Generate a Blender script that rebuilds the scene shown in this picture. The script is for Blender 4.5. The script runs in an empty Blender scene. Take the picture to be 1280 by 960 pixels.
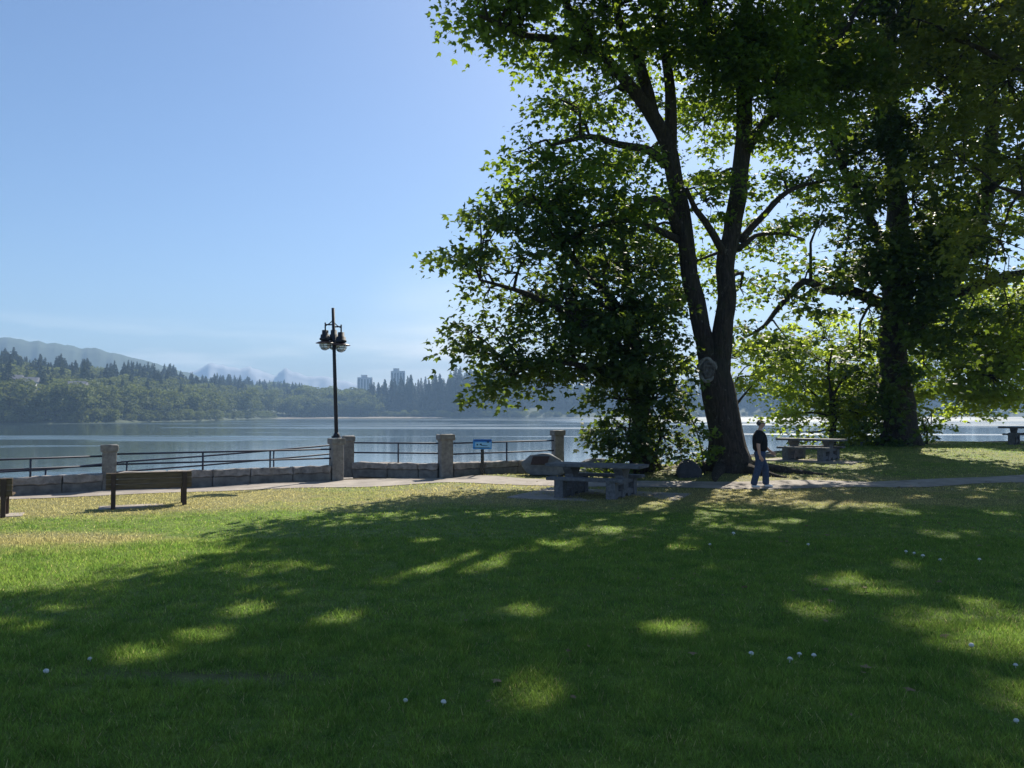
import bpy, bmesh, math, random
import numpy as np
from mathutils import Vector, Matrix, noise as mnoise
R = math.radians
random.seed(7); rng = np.random.default_rng(7)
S = bpy.context.scene; C = S.collection

# ------------------------------------------------------------------ camera, sky, sun, exposure
CAM_Z = 1.95; PITCH = math.atan(36/1000)
cam = bpy.data.objects.new('camera', bpy.data.cameras.new('camera')); C.objects.link(cam)
cam.location = (0, 0, CAM_Z); cam.rotation_euler = (R(90)+PITCH, 0, 0)
cam.data.sensor_width = 36; cam.data.lens = 36*1000/1280; cam.data.clip_start = .05; cam.data.clip_end = 30000
S.camera = cam
SUN_AZ, SUN_EL = R(22), R(40)
w = bpy.data.worlds.new('World'); S.world = w; w.use_nodes = True
nt = w.node_tree; bg = nt.nodes['Background']
sky = nt.nodes.new('ShaderNodeTexSky'); sky.sky_type = 'NISHITA'; sky.sun_disc = False
sky.sun_elevation = SUN_EL; sky.sun_rotation = SUN_AZ; sky.air_density = 1.0; sky.dust_density = .7; sky.ozone_density = 6
bg.inputs[1].default_value = .076
# a thin veil of cloud low over the far trees
tc = nt.nodes.new('ShaderNodeTexCoord'); mp = nt.nodes.new('ShaderNodeMapping'); mp.inputs['Scale'].default_value = (3, 3, 26)
cn = nt.nodes.new('ShaderNodeTexNoise'); cn.inputs['Scale'].default_value = 1.6; cn.inputs['Detail'].default_value = 6; cn.inputs['Roughness'].default_value = .55
nt.links.new(tc.outputs['Generated'], mp.inputs[0]); nt.links.new(mp.outputs[0], cn.inputs[0])
cr = nt.nodes.new('ShaderNodeValToRGB'); cr.color_ramp.elements[0].position = .42; cr.color_ramp.elements[1].position = .72; nt.links.new(cn.outputs['Fac'], cr.inputs[0])
sx = nt.nodes.new('ShaderNodeSeparateXYZ'); nt.links.new(tc.outputs['Generated'], sx.inputs[0])
er = nt.nodes.new('ShaderNodeValToRGB'); e_ = er.color_ramp.elements; e_[0].position = 0; e_[0].color = (.5,.5,.5,1); e_[1].position = .11; e_[1].color = (0,0,0,1)
q_ = e_.new(.06); q_.color = (1,1,1,1); nt.links.new(sx.outputs[2], er.inputs[0])
mu = nt.nodes.new('ShaderNodeMath'); mu.operation = 'MULTIPLY'; nt.links.new(cr.outputs[0], mu.inputs[0]); nt.links.new(er.outputs[0], mu.inputs[1])
m2 = nt.nodes.new('ShaderNodeMath'); m2.operation = 'MULTIPLY'; nt.links.new(mu.outputs[0], m2.inputs[0]); m2.inputs[1].default_value = .85
mx = nt.nodes.new('ShaderNodeMix'); mx.data_type = 'RGBA'; dp = nt.nodes.new('ShaderNodeVectorMath'); dp.operation = 'DISTANCE'; nt.links.new(tc.outputs['Generated'], dp.inputs[0]); dp.inputs[1].default_value = (-.075, .995, .062)
gr = nt.nodes.new('ShaderNodeMapRange'); gr.interpolation_type = 'SMOOTHSTEP'; nt.links.new(dp.outputs['Value'], gr.inputs[0]); gr.inputs[1].default_value = .16; gr.inputs[2].default_value = .0; gr.inputs[3].default_value = 0; gr.inputs[4].default_value = .75
gm = nt.nodes.new('ShaderNodeMath'); gm.operation = 'MULTIPLY_ADD'; nt.links.new(cn.outputs['Fac'], gm.inputs[0]); nt.links.new(gr.outputs[0], gm.inputs[1]); nt.links.new(m2.outputs[0], gm.inputs[2]); gm.use_clamp = True
nt.links.new(gm.outputs[0], mx.inputs[0]); nt.links.new(sky.outputs[0], mx.inputs[6]); mx.inputs[7].default_value = (11, 11.2, 11, 1)
nt.links.new(mx.outputs[2], bg.inputs[0])
sl = bpy.data.lights.new('sun', 'SUN'); sl.energy = 5.0; sl.angle = R(.53); sl.color = (1, .93, .80)
so = bpy.data.objects.new('sun', sl); C.objects.link(so)
sd = Vector((math.sin(SUN_AZ)*math.cos(SUN_EL), math.cos(SUN_AZ)*math.cos(SUN_EL), math.sin(SUN_EL)))
so.rotation_euler = sd.to_track_quat('Z', 'Y').to_euler(); so.location = sd*100
S.view_settings.view_transform = 'Standard'; S.view_settings.look = 'None'
S.view_settings.exposure = 0.86; S.view_settings.gamma = 1

# ------------------------------------------------------------------ helpers
def W(px, py, d):
    """world point seen at photo pixel (1280x960) at world distance y = d"""
    x = (px-640)/1000; y = (480-py)/1000
    v = Vector((x, math.cos(PITCH)-y*math.sin(PITCH), math.sin(PITCH)+y*math.cos(PITCH)))
    return Vector((0, 0, CAM_Z)) + v*(d/v.y)
def ss(a, b, t):
    t = np.clip((t-a)/(b-a), 0, 1); return t*t*(3-2*t)
def tag(o, label=None, cat=None, group=None, kind=None):
    if label: o['label'] = label
    if cat: o['category'] = cat
    if group: o['group'] = group
    if kind: o['kind'] = kind
    return o
def thing(name, label, cat, loc=(0,0,0), rz=0, group=None):
    o = bpy.data.objects.new(name, None); C.objects.link(o); o.empty_display_size = .2
    o.location = loc; o.rotation_euler = (0, 0, rz)
    return tag(o, label, cat, group)
def link(name, me, mat, parent=None, off=None):
    if off is not None: me.transform(Matrix.Translation(-Vector(off)))
    o = bpy.data.objects.new(name, me); C.objects.link(o)
    if mat is not None and not me.materials: me.materials.append(mat)
    if parent is not None: o.parent = parent
    return o
def copy_tree(o, parent=None):
    c = o.copy(); C.objects.link(c)
    if parent is not None: c.parent = parent
    for ch in [x for x in C.objects if x.parent == o]: copy_tree(ch, c)
    return c
def npmesh(name, V, F, k=3, attr=None, smooth=False):
    V = np.asarray(V, np.float32).reshape(-1, 3); F = np.asarray(F, np.int32).reshape(-1, k)
    me = bpy.data.meshes.new(name)
    me.vertices.add(len(V)); me.vertices.foreach_set('co', V.ravel())
    me.loops.add(F.size); me.loops.foreach_set('vertex_index', F.ravel())
    me.polygons.add(len(F)); me.polygons.foreach_set('loop_start', np.arange(0, F.size, k, dtype=np.int32))
    if smooth: me.polygons.foreach_set('use_smooth', np.ones(len(F), bool))
    me.update(calc_edges=True)
    if attr:
        for an, av in attr.items():
            a = me.attributes.new(an, 'FLOAT', 'POINT'); a.data.foreach_set('value', np.asarray(av, np.float32))
    return me
class MB:
    """collects shapes into one mesh"""
    def __init__(s): s.v = []; s.f = []; s.sm = []
    def add(s, vs, fs, smooth=False):
        n = len(s.v); s.v += [tuple(p) for p in vs]; s.f += [tuple(i+n for i in f) for f in fs]; s.sm += [smooth]*len(fs)
    def box(s, c, d, M=None, bevel=0):
        bm = bmesh.new(); bmesh.ops.create_cube(bm, size=1); bmesh.ops.scale(bm, vec=d, verts=bm.verts)
        if bevel: bmesh.ops.bevel(bm, geom=bm.edges[:], offset=bevel, segments=2, affect='EDGES')
        if M: bmesh.ops.transform(bm, matrix=M, verts=bm.verts)
        bmesh.ops.translate(bm, vec=c, verts=bm.verts); s.bm(bm)
    def bm(s, bm, smooth=False):
        bm.verts.index_update(); s.add([v.co[:] for v in bm.verts], [[v.index for v in f.verts] for f in bm.faces], smooth); bm.free()
    def tube(s, pts, rad, n=8, cap=True, wob=0, smooth=True):
        pts = [Vector(p) for p in pts]
        if not hasattr(rad, '__len__'): rad = [rad]*len(pts)
        vs = []; fs = []; u = None
        for i, p in enumerate(pts):
            t = (pts[min(i+1, len(pts)-1)]-pts[max(i-1, 0)]).normalized()
            if u is None: u = t.orthogonal().normalized()
            else: u = (u - t*u.dot(t)).normalized()
            v = t.cross(u)
            for k in range(n):
                a = 2*math.pi*k/n; r = rad[i]
                if wob: r *= 1+wob*mnoise.noise(Vector((math.cos(a)*1.7+i*.23, math.sin(a)*1.7, p.z*.9+p.x)))
                vs.append(p+(u*math.cos(a)+v*math.sin(a))*r)
        for i in range(len(pts)-1):
            for k in range(n):
                a = i*n+k; b = i*n+(k+1) % n; fs.append((a, b, b+n, a+n))
        if cap: fs.append(tuple(range(n-1, -1, -1))); fs.append(tuple(len(vs)-n+k for k in range(n)))
        s.add(vs, fs, smooth)
    def lathe(s, prof, c=(0,0,0), n=20, smooth=True):
        vs = []; fs = []
        for r, z in prof:
            for k in range(n):
                a = 2*math.pi*k/n; vs.append((c[0]+r*math.cos(a), c[1]+r*math.sin(a), c[2]+z))
        for i in range(len(prof)-1):
            for k in range(n):
                a = i*n+k; b = i*n+(k+1) % n; fs.append((a, b, b+n, a+n))
        fs.append(tuple(range(n-1, -1, -1))); fs.append(tuple(len(vs)-n+k for k in range(n)))
        s.add(vs, fs, smooth)
    def prism(s, poly, x0, x1):      # poly of (y,z), extruded along x
        n = len(poly); vs = [(x0, a, b) for a, b in poly]+[(x1, a, b) for a, b in poly]
        fs = [tuple(range(n)), tuple(range(2*n-1, n-1, -1))]+[(i, i+n, (i+1) % n+n, (i+1) % n) for i in range(n)]
        s.add(vs, fs)
    def mesh(s, name):
        me = bpy.data.meshes.new(name); me.from_pydata(s.v, [], s.f); me.update()
        me.polygons.foreach_set('use_smooth', s.sm); return me
    def build(s, name, mat, parent=None, off=None): return link(name, s.mesh(name), mat, parent, off)

# ------------------------------------------------------------------ materials
def mat(name): 
    m = bpy.data.materials.new(name); m.use_nodes = True; n = m.node_tree
    return m, n, n.nodes['Principled BSDF'], n.links
def nz(n, scale, detail=4, rough=.6, co=None, vec=(1,1,1)):
    t = n.nodes.new('ShaderNodeTexNoise'); t.inputs['Scale'].default_value = scale; t.inputs['Detail'].default_value = detail
    t.inputs['Roughness'].default_value = rough
    mp = n.nodes.new('ShaderNodeMapping'); mp.inputs['Scale'].default_value = vec
    if co is None: co = n.nodes.new('ShaderNodeNewGeometry').outputs['Position']
    n.links.new(co, mp.inputs['Vector']); n.links.new(mp.outputs[0], t.inputs['Vector']); return t.outputs['Fac']
def ramp(n, fac, stops):
    r = n.nodes.new('ShaderNodeValToRGB'); e = r.color_ramp.elements
    while len(e) < len(stops): e.new(.5)
    for i, (p, c) in enumerate(stops): e[i].position = p; e[i].color = (*c, 1) if len(c) == 3 else c
    n.links.new(fac, r.inputs[0]); return r.outputs[0]
def mix(n, fac, a, b):
    m = n.nodes.new('ShaderNodeMix'); m.data_type = 'RGBA'
    for v, s in ((fac, 0), (a, 6), (b, 7)):
        if isinstance(v, (int, float)): m.inputs[s].default_value = v
        elif isinstance(v, tuple): m.inputs[s].default_value = (*v, 1)
        else: n.links.new(v, m.inputs[s])
    return m.outputs[2]
def bump(n, h, strength, dist, bsdf):
    b = n.nodes.new('ShaderNodeBump'); b.inputs['Strength'].default_value = strength; b.inputs['Distance'].default_value = dist
    n.links.new(h, b.inputs['Height']); n.links.new(b.outputs[0], bsdf.inputs['Normal']); return b
def objco(n): return n.nodes.new('ShaderNodeTexCoord').outputs['Object']
def simple(name, c1, c2, scale=8, rough=.8, bs=.4, bd=.01, metal=0, det=5, wc=False, vec=(1,1,1)):
    m, n, p, L = mat(name); f = nz(n, scale, det, .65, None if wc else objco(n), vec)
    L.new(ramp(n, f, [(.3, c1), (.7, c2)]), p.inputs['Base Color'])
    p.inputs['Roughness'].default_value = rough; p.inputs['Metallic'].default_value = metal
    if bs: bump(n, f, bs, bd, p)
    return m
def attr(n, name):
    a = n.nodes.new('ShaderNodeAttribute'); a.attribute_name = name; return a.outputs['Fac']

def leafmat(name, dark, light, trans, tf=.45, gloss=.55):
    m, n, p, L = mat(name); a = attr(n, 'tint')
    L.new(ramp(n, a, [(0, dark), (1, light)]), p.inputs['Base Color']); p.inputs['Roughness'].default_value = gloss
    p.inputs['Specular IOR Level'].default_value = .35
    t = n.nodes.new('ShaderNodeBsdfTranslucent')
    L.new(ramp(n, a, [(0, tuple(x*.7 for x in trans)), (1, trans)]), t.inputs[0])
    ms = n.nodes.new('ShaderNodeMixShader'); ms.inputs[0].default_value = tf
    L.new(p.outputs[0], ms.inputs[1]); L.new(t.outputs[0], ms.inputs[2]); L.new(ms.outputs[0], n.nodes['Material Output'].inputs[0])
    return m
M = {}
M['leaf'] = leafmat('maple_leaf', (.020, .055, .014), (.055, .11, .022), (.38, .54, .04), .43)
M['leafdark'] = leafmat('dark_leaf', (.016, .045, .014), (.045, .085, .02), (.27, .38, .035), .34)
M['leafsunlit'] = leafmat('sunlit_leaf', (.07, .12, .015), (.16, .19, .02), (.60, .74, .07), .58)  # brighter, yellower colour paints in the sun shining through these leaves
M['leafbrown'] = leafmat('bronzed_leaf', (.028, .055, .018), (.075, .08, .025), (.42, .50, .05), .46)
M['farleaf'] = leafmat('far_leaf', (.026, .052, .018), (.17, .20, .055), (.26, .30, .06), .28, .8)
M['farneedle'] = leafmat('far_needle', (.014, .032, .016), (.04, .065, .026), (.05, .08, .03), .15, .8)
M['concrete'] = simple('weathered_concrete', (.09, .088, .085), (.22, .21, .20), 5, .9, .5, .02)
M['granite'] = simple('granite', (.11, .105, .10), (.26, .25, .235), 9, .9, .6, .03)
M['coping'] = simple('rough_coping', (.12, .11, .105), (.34, .31, .29), 6, .92, .7, .04)
M['table'] = simple('table_concrete', (.07, .07, .075), (.17, .17, .18), 14, .8, .3, .006)
M['rock'] = simple('boulder_rock', (.09, .097, .11), (.22, .228, .245), 4, .85, .6, .04)
M['darkrock'] = simple('dark_rock', (.02, .021, .024), (.05, .05, .055), 5, .8, .6, .03)
M['path'] = simple('path_concrete', (.19, .165, .145), (.38, .335, .29), 1.6, .92, .3, .01, wc=True, det=8)
M['rail'] = simple('painted_rail', (.012, .018, .04), (.018, .026, .055), 10, .65, .1, .002)
M['pole'] = simple('dark_blue_pole', (.010, .014, .028), (.016, .02, .035), 10, .7, .1, .002)
M['maroon'] = simple('maroon_enamel', (.05, .018, .02), (.08, .03, .03), 12, .4, .1, .002)
M['wood'] = simple('bench_wood', (.055, .035, .018), (.17, .115, .06), 6, .75, .4, .006, vec=(.6, 6, 6))
M['post'] = simple('bench_post', (.03, .014, .010), (.06, .028, .018), 10, .6, .2, .003)
M['bronze'] = simple('bronze_plaque', (.05, .03, .028), (.09, .055, .05), 40, .5, .4, .004, metal=.4)
M['sand'] = simple('sandbar', (.15, .13, .10), (.22, .19, .15), .05, .95, 0, 0, wc=True)
M['skin'] = simple('skin', (.50, .28, .20), (.60, .36, .27), 20, .55, .05, .001)
M['shirt'] = simple('black_shirt', (.006, .006, .008), (.014, .014, .018), 14, .9, .5, .01)
M['jeans'] = simple('denim', (.025, .042, .085), (.055, .085, .15), 22, .85, .5, .01)
M['shoe'] = simple('white_shoe', (.55, .55, .56), (.75, .75, .76), 20, .6, .1, .003)
M['cap'] = simple('faded_cap', (.13, .05, .045), (.19, .08, .07), 20, .85, .2, .003)
M['hair'] = simple('grey_hair', (.05, .045, .04), (.11, .10, .09), 60, .8, .3, .003)
M['black'] = simple('black_plastic', (.01, .01, .012), (.015, .015, .018), 20, .25, 0)
M['mushroom'] = simple('mushroom_flesh', (.55, .53, .48), (.72, .70, .66), 30, .6, .1, .002)
M['dirt'] = simple('dirt', (.05, .035, .022), (.14, .10, .065), 8, .95, .5, .02, wc=True)
m, n, p, L = mat('lamp_glass'); p.inputs['Base Color'].default_value = (.85, .88, .86, 1); p.inputs['Roughness'].default_value = .25
p.inputs['Transmission Weight'].default_value = .8; p.inputs['IOR'].default_value = 1.2; M['glass'] = m

def barkmat():
    m, n, p, L = mat('bark'); co = objco(n)
    f = nz(n, 3.2, 7, .7, co, (5.5, 5.5, .8)); g = nz(n, 1.6, 5, .65, co)
    c = ramp(n, f, [(.32, (.012, .009, .007)), (.68, (.085, .064, .05))])
    c = mix(n, ramp(n, g, [(.5, (0,0,0)), (.72, (.6, .6, .6))]), c, (.05, .055, .022))
    lv = nz(n, 9, 5, .7, co, (1, 1, .6)); c = mix(n, ramp(n, lv, [(.60, (0,0,0)), (.68, (.75, .75, .75))]), c, (.20, .19, .165))
    L.new(c, p.inputs['Base Color']); p.inputs['Roughness'].default_value = .95; bump(n, f, 1, .16, p); return m
M['bark'] = barkmat()

def dryfn(x, y):
    """0 = lush green, 1 = dry straw, as numpy"""
    def g(cx, cy, rx, ry): return np.exp(-((x-cx)/rx)**2-((y-cy)/ry)**2)
    d = .75*ss(14.2, 17.8, y-np.clip(-x-4, 0, 9)*(-.18)) * (1-.35*ss(9, 20, x))
    d = np.maximum(d, .62*ss(15.3, 17.5, y+np.clip(-x-3, 0, 10)*.28))
    d = d + .8*g(-9, 12.2, 3.2, .75)+.45*g(-6.5, 12.6, 2.2, .5)+.25*g(-2.4, 8.2, 1.2, .6)
    d = d + .5*g(4.6, 19, 3, 1.2) + .24*ss(4.5, 7, -x)*ss(9, 11.5, y)
    d = d*(1-.30*ss(6, 10, x)*ss(22.5, 25, y))
    return d
def gmat(name, blade):
    m, n, p, L = mat(name); d = attr(n, 'dry'); 
    f1 = nz(n, .35, 5, .6); f2 = nz(n, 2.6, 5, .7); f3 = nz(n, 30, 3, .7)
    def math_(op, a, b, cl=False):
        q = n.nodes.new('ShaderNodeMath'); q.operation = op; q.use_clamp = cl
        for i, v in enumerate((a, b)):
            if isinstance(v, (int, float)): q.inputs[i].default_value = v
            else: L.new(v, q.inputs[i])
        return q.outputs[0]
    k = math_('ADD', d, math_('MULTIPLY', math_('SUBTRACT', f1, .5), 1.3)); k = math_('ADD', k, math_('MULTIPLY', math_('SUBTRACT', f2, .5), 1.0))
    k = math_('MULTIPLY', k, 1.0, True)
    green = ramp(n, f2, [(.3, (.048, .105, .018)), (.7, (.115, .175, .03))] if blade else [(.3, (.075, .13, .018)), (.7, (.16, .22, .03))])
    dryc = ramp(n, f3, [(.3, (.13, .125, .045)), (.7, (.28, .26, .11))])
    c = mix(n, ramp(n, k, [(.25, (0,0,0)), (.85, (1,1,1))]), green, dryc)
    if blade:
        t = attr(n, 'tint'); hsv = n.nodes.new('ShaderNodeHueSaturation'); L.new(c, hsv.inputs['Color'])
        L.new(math_('ADD', math_('MULTIPLY', t, .8), .6), hsv.inputs['Value']); c = hsv.outputs[0]
    else:
        soil_shade = ramp(n, f3, [(.3, (.05, .036, .022)), (.7, (.13, .095, .06))]); c = mix(n, attr(n, 'soil_shade'), c, soil_shade)
        bump(n, f3, .8, .05, p)
    L.new(c, p.inputs['Base Color']); p.inputs['Roughness'].default_value = .8; p.inputs['Specular IOR Level'].default_value = .2
    if blade:
        tr = n.nodes.new('ShaderNodeBsdfTranslucent'); hs = n.nodes.new('ShaderNodeHueSaturation'); L.new(c, hs.inputs['Color']); hs.inputs['Value'].default_value = 3.3; hs.inputs['Hue'].default_value = .488
        L.new(hs.outputs[0], tr.inputs[0]); ms = n.nodes.new('ShaderNodeMixShader'); ms.inputs[0].default_value = .5
        L.new(p.outputs[0], ms.inputs[1]); L.new(tr.outputs[0], ms.inputs[2]); L.new(ms.outputs[0], n.nodes['Material Output'].inputs[0])
    return m
M['lawn'] = gmat('lawn_ground', False); M['blade'] = gmat('grass_blade', True)

# water
m, n, p, L = mat('water'); M['water'] = m
p.inputs['Base Color'].default_value = (.03, .05, .05, 1); p.inputs['IOR'].default_value = 1.33; p.inputs['Specular Tint'].default_value = (1,1,1,1)
band = nz(n, 1, 4, .6, None, (.006, .035, 1)); band = ramp(n, band, [(.525, (0,0,0)), (.60, (1,1,1))])
sp = n.nodes.new('ShaderNodeSeparateXYZ'); L.new(n.nodes.new('ShaderNodeNewGeometry').outputs['Position'], sp.inputs[0])
dv_ = n.nodes.new('ShaderNodeMath'); dv_.operation = 'DIVIDE'; L.new(sp.outputs[0], dv_.inputs[0]); L.new(sp.outputs[1], dv_.inputs[1])
def mr(v, a, b_):
    q = n.nodes.new('ShaderNodeMapRange'); q.interpolation_type = 'SMOOTHSTEP'; L.new(v, q.inputs[0]); q.inputs[1].default_value = a; q.inputs[2].default_value = b_; return q.outputs[0]
def mm(op, a, b_):
    q = n.nodes.new('ShaderNodeMath'); q.operation = op
    for i, v in enumerate((a, b_)):
        if isinstance(v, (int, float)): q.inputs[i].default_value = v
        else: L.new(v, q.inputs[i])
    return q.outputs[0]
ny_ = mm('ADD', sp.outputs[1], mm('MULTIPLY', mm('SUBTRACT', nz(n, 1, 3, .5, None, (.004, .02, 1)), .5), 700))
wind = mm('MULTIPLY', mr(dv_.outputs[0], .0, .22), mr(ny_, 300, 430))
rp = nz(n, 1, 3, .6, None, (1.1, 2.6, 1)); rp2 = nz(n, 1, 2, .5, None, (.12, .35, 1))
ad = n.nodes.new('ShaderNodeMath'); ad.operation = 'MULTIPLY_ADD'; L.new(rp2, ad.inputs[0]); ad.inputs[1].default_value = 2.0; L.new(rp, ad.inputs[2])
b = bump(n, ad.outputs[0], .2, .05, p)
st = n.nodes.new('ShaderNodeMath'); st.operation = 'MULTIPLY_ADD'; L.new(band, st.inputs[0]); st.inputs[1].default_value = .55; st.inputs[2].default_value = .095; L.new(st.outputs[0], b.inputs['Strength'])
ro = n.nodes.new('ShaderNodeMath'); ro.operation = 'MULTIPLY_ADD'; L.new(band, ro.inputs[0]); ro.inputs[1].default_value = .30; ro.inputs[2].default_value = .08; L.new(mm('ADD', ro.outputs[0], mm('MULTIPLY', wind, .42)), p.inputs['Roughness'])

# ------------------------------------------------------------------ ground
WATER = -2.5
WP = np.array([(-60, -8), (-30, 9), (-18, 15.4), (-12.1, 18.9), (-10.2, 20.3), (-8.5, 21.3), (-5.1, 23.4), (-3.6, 24.6), (-2.05, 24.9), (1.54, 27.0), (5, 28.0), (9, 31), (14, 35.5), (18, 37), (25, 38), (60, 44), (200, 60)])
def yw(x): return np.interp(x, WP[:,0], WP[:,1])
def gz(x, y):
    x = np.asarray(x, float); y = np.asarray(y, float)
    z = .6*ss(2, 18, x)*ss(20, 34, y) + .30*np.exp(-((x-6.2)/3.2)**2-((y-25)/2.6)**2) + .07*np.exp(-((x+.6)/1.0)**2-((y-24.1)/.6)**2)
    z = z + .02*np.sin(x*.9+y*.4)*ss(9, 12, y)*0 + .025*np.sin(x*1.3+.6*y)*np.sin(y*.8)
    e = yw(x); left = x < -4.9
    ramp_h = -.10-.07*np.clip(-5-x, 0, 12)
    behind = ss(0.28, 0.42, y-e)
    z = np.where(left & (y > e), z*(1-behind)+ramp_h*behind, z)
    ed = e+np.where(left, 2.3, .7)
    return z*(1-ss(0, 2.6, y-ed))-4.2*ss(0, 3.2, y-ed)
def gzf(x, y): return float(gz(x, y))
xs = np.concatenate([np.linspace(-260, -42, 30), np.arange(-40, 45, .3), np.linspace(47, 260, 30)])
ys = np.concatenate([np.linspace(-160, -6, 25), np.arange(-5, 3, 1.), np.arange(3, 52, .22), np.linspace(54, 90, 8)])
X, Y = np.meshgrid(xs, ys); Z = gz(X, Y); nx, ny = len(xs), len(ys)
I = np.arange(nx*ny).reshape(ny, nx); F = np.stack([I[:-1,:-1], I[:-1,1:], I[1:,1:], I[1:,:-1]], -1)
def soil_shade_fn(x, y):
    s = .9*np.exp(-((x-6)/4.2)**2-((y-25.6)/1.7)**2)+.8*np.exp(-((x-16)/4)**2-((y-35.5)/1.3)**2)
    s = s+.85*np.exp(-((x+2.15)/1.15)**2-((y-6.02)/.12)**2) + .95*ss(-.75, -.55, y-yw(x))*(x < 1.6)+.9*ss(-.5, .3, y-yw(x)) + .5*np.exp(-((x+.6)/1.4)**2-((y-24.2)/.5)**2)  # the strip along the wall base is soil with the wall's shadow painted in
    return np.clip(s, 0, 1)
me = npmesh('lawn', np.stack([X, Y, Z], -1), F, 4, {'dry': dryfn(X, Y).ravel(), 'soil_shade': soil_shade_fn(X, Y).ravel()}, True)
tag(link('lawn', me, M['lawn']), kind='structure')
# seabed / far base reaching the horizon, and the water over it
me = npmesh('seabed', [(-9000,-200,-4.3),(9000,-200,-4.3),(9000,14000,-4.3),(-9000,14000,-4.3)], [(0,1,2,3)], 4)
tag(link('seabed', me, M['dirt']), kind='structure')
me = npmesh('water', [(-9000,-100,WATER),(9000,-100,WATER),(9000,13000,WATER),(-9000,13000,WATER)], [(0,1,2,3)], 4)
tag(link('water', me, M['water']), kind='structure')

# path : near and far edge picked along its length
near = [(-25, 8.6), (-16, 14.2), (-12.2, 17.0), (-10.2, 18.75), (-8, 19.7), (-5.2, 20.75), (-1.8, 22.2), (1.1, 21.6), (3.2, 20.7), (6.5, 20.4), (10, 20.9), (14.5, 22.2), (24, 25), (60, 38)]
far = [(-25, 11.2), (-16, 16.6), (-12.2, 18.7), (-10.2, 20.0), (-8, 21.2), (-5.2, 23.1), (-2.0, 24.5), (1.1, 23.2), (3.2, 22.2), (6.5, 21.9), (10, 22.3), (14.5, 23.6), (24, 26.5), (60, 39.6)]
na, fa = np.array(near), np.array(far); px_ = np.arange(-25, 60, .25); V = []; Fp = []
K = 7
for i, x in enumerate(px_):
    a = np.interp(x, na[:,0], na[:,1]); b_ = np.interp(x, fa[:,0], fa[:,1])
    a += .05*mnoise.noise(Vector((x*.8, 0, 0))); b_ += .06*mnoise.noise(Vector((x*.9, 5, 0)))
    for k in range(K+1):
        y = a+(b_-a)*k/K; V.append((x, y, gzf(x, y)+.012))
    if i:
        for k in range(K): q = (i-1)*(K+1)+k; Fp.append((q, q+K+1, q+K+2, q+1))
tag(link('footpath', npmesh('footpath', V, Fp, 4, None, True), M['path']), kind='structure')
def pathmask(x, y): return (y > np.interp(x, na[:,0], na[:,1])-.03) & (y < np.interp(x, fa[:,0], fa[:,1])+.03)
# ramp behind the left wall
V = []; Fp = []
for i, x in enumerate(np.arange(-22, -4.9, .3)):
    for k, dy in enumerate((.30, 2.15)): V.append((x, float(yw(x))+dy, float(-.07-.07*min(max(-5-x, 0), 12))))
    if i: q = 2*(i-1); Fp.append((q, q+2, q+3, q+1))
tag(link('ramp', npmesh('ramp', V, Fp, 4), M['path']), kind='structure')

# ------------------------------------------------------------------ grass
def grass(n, y0, y1, h0, h1, wd):
    u = rng.random(n); y = np.sqrt(y0*y0+u*(y1*y1-y0*y0)); x = (rng.random(n)*2-1)*(.70*y+.5)
    k = ~pathmask(x, y) & (rng.random(n)*1.0 > soil_shade_fn(x, y)*1.15)
    x, y = x[k], y[k]; n = len(x); z = gz(x, y)
    cl = np.array([mnoise.noise(Vector((a*2.1, b_*2.1, 0))) for a, b_ in zip(x, y)])
    cl2 = np.array([mnoise.noise(Vector((a*6.1, b_*6.1, 4))) for a, b_ in zip(x, y)]); h = (h0+(h1-h0)*rng.random(n)**1.8)*np.clip(1+.6*cl+.7*cl2, .3, 2.4); a = rng.random(n)*6.283; wv = wd*(.6+.8*rng.random(n)); ln = h*(.2+.9*rng.random(n)); la = rng.random(n)*6.283
    dx, dy = np.cos(a)*wv/2, np.sin(a)*wv/2
    P0 = np.stack([x-dx, y-dy, z-.003], -1); P1 = np.stack([x+dx, y+dy, z-.003], -1)
    P2 = np.stack([x+np.cos(la)*ln, y+np.sin(la)*ln, z+h], -1)
    V = np.stack([P0, P1, P2], 1).reshape(-1, 3); F = np.arange(n*3).reshape(-1, 3)
    d = np.repeat(dryfn(x, y)+np.where(rng.random(n) < .05, 1.1, 0), 3); t = np.repeat(rng.random(n), 3)
    return V, F, d, t
gs = [grass(230000, 3.6, 7.5, .016, .062, .006), grass(200000, 7.5, 12.5, .016, .055, .009), grass(130000, 12.5, 20, .015, .036, .016), grass(120000, 20, 37, .015, .05, .028)]
V = np.concatenate([g[0] for g in gs]); F = np.arange(len(V)).reshape(-1, 3)
me = npmesh('grass', V, F, 3, {'dry': np.concatenate([g[2] for g in gs]), 'tint': np.concatenate([g[3] for g in gs])})
tag(link('grass', me, M['blade']), 'short lawn grass covering the ground from the camera to the path', 'grass', kind='stuff')

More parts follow.
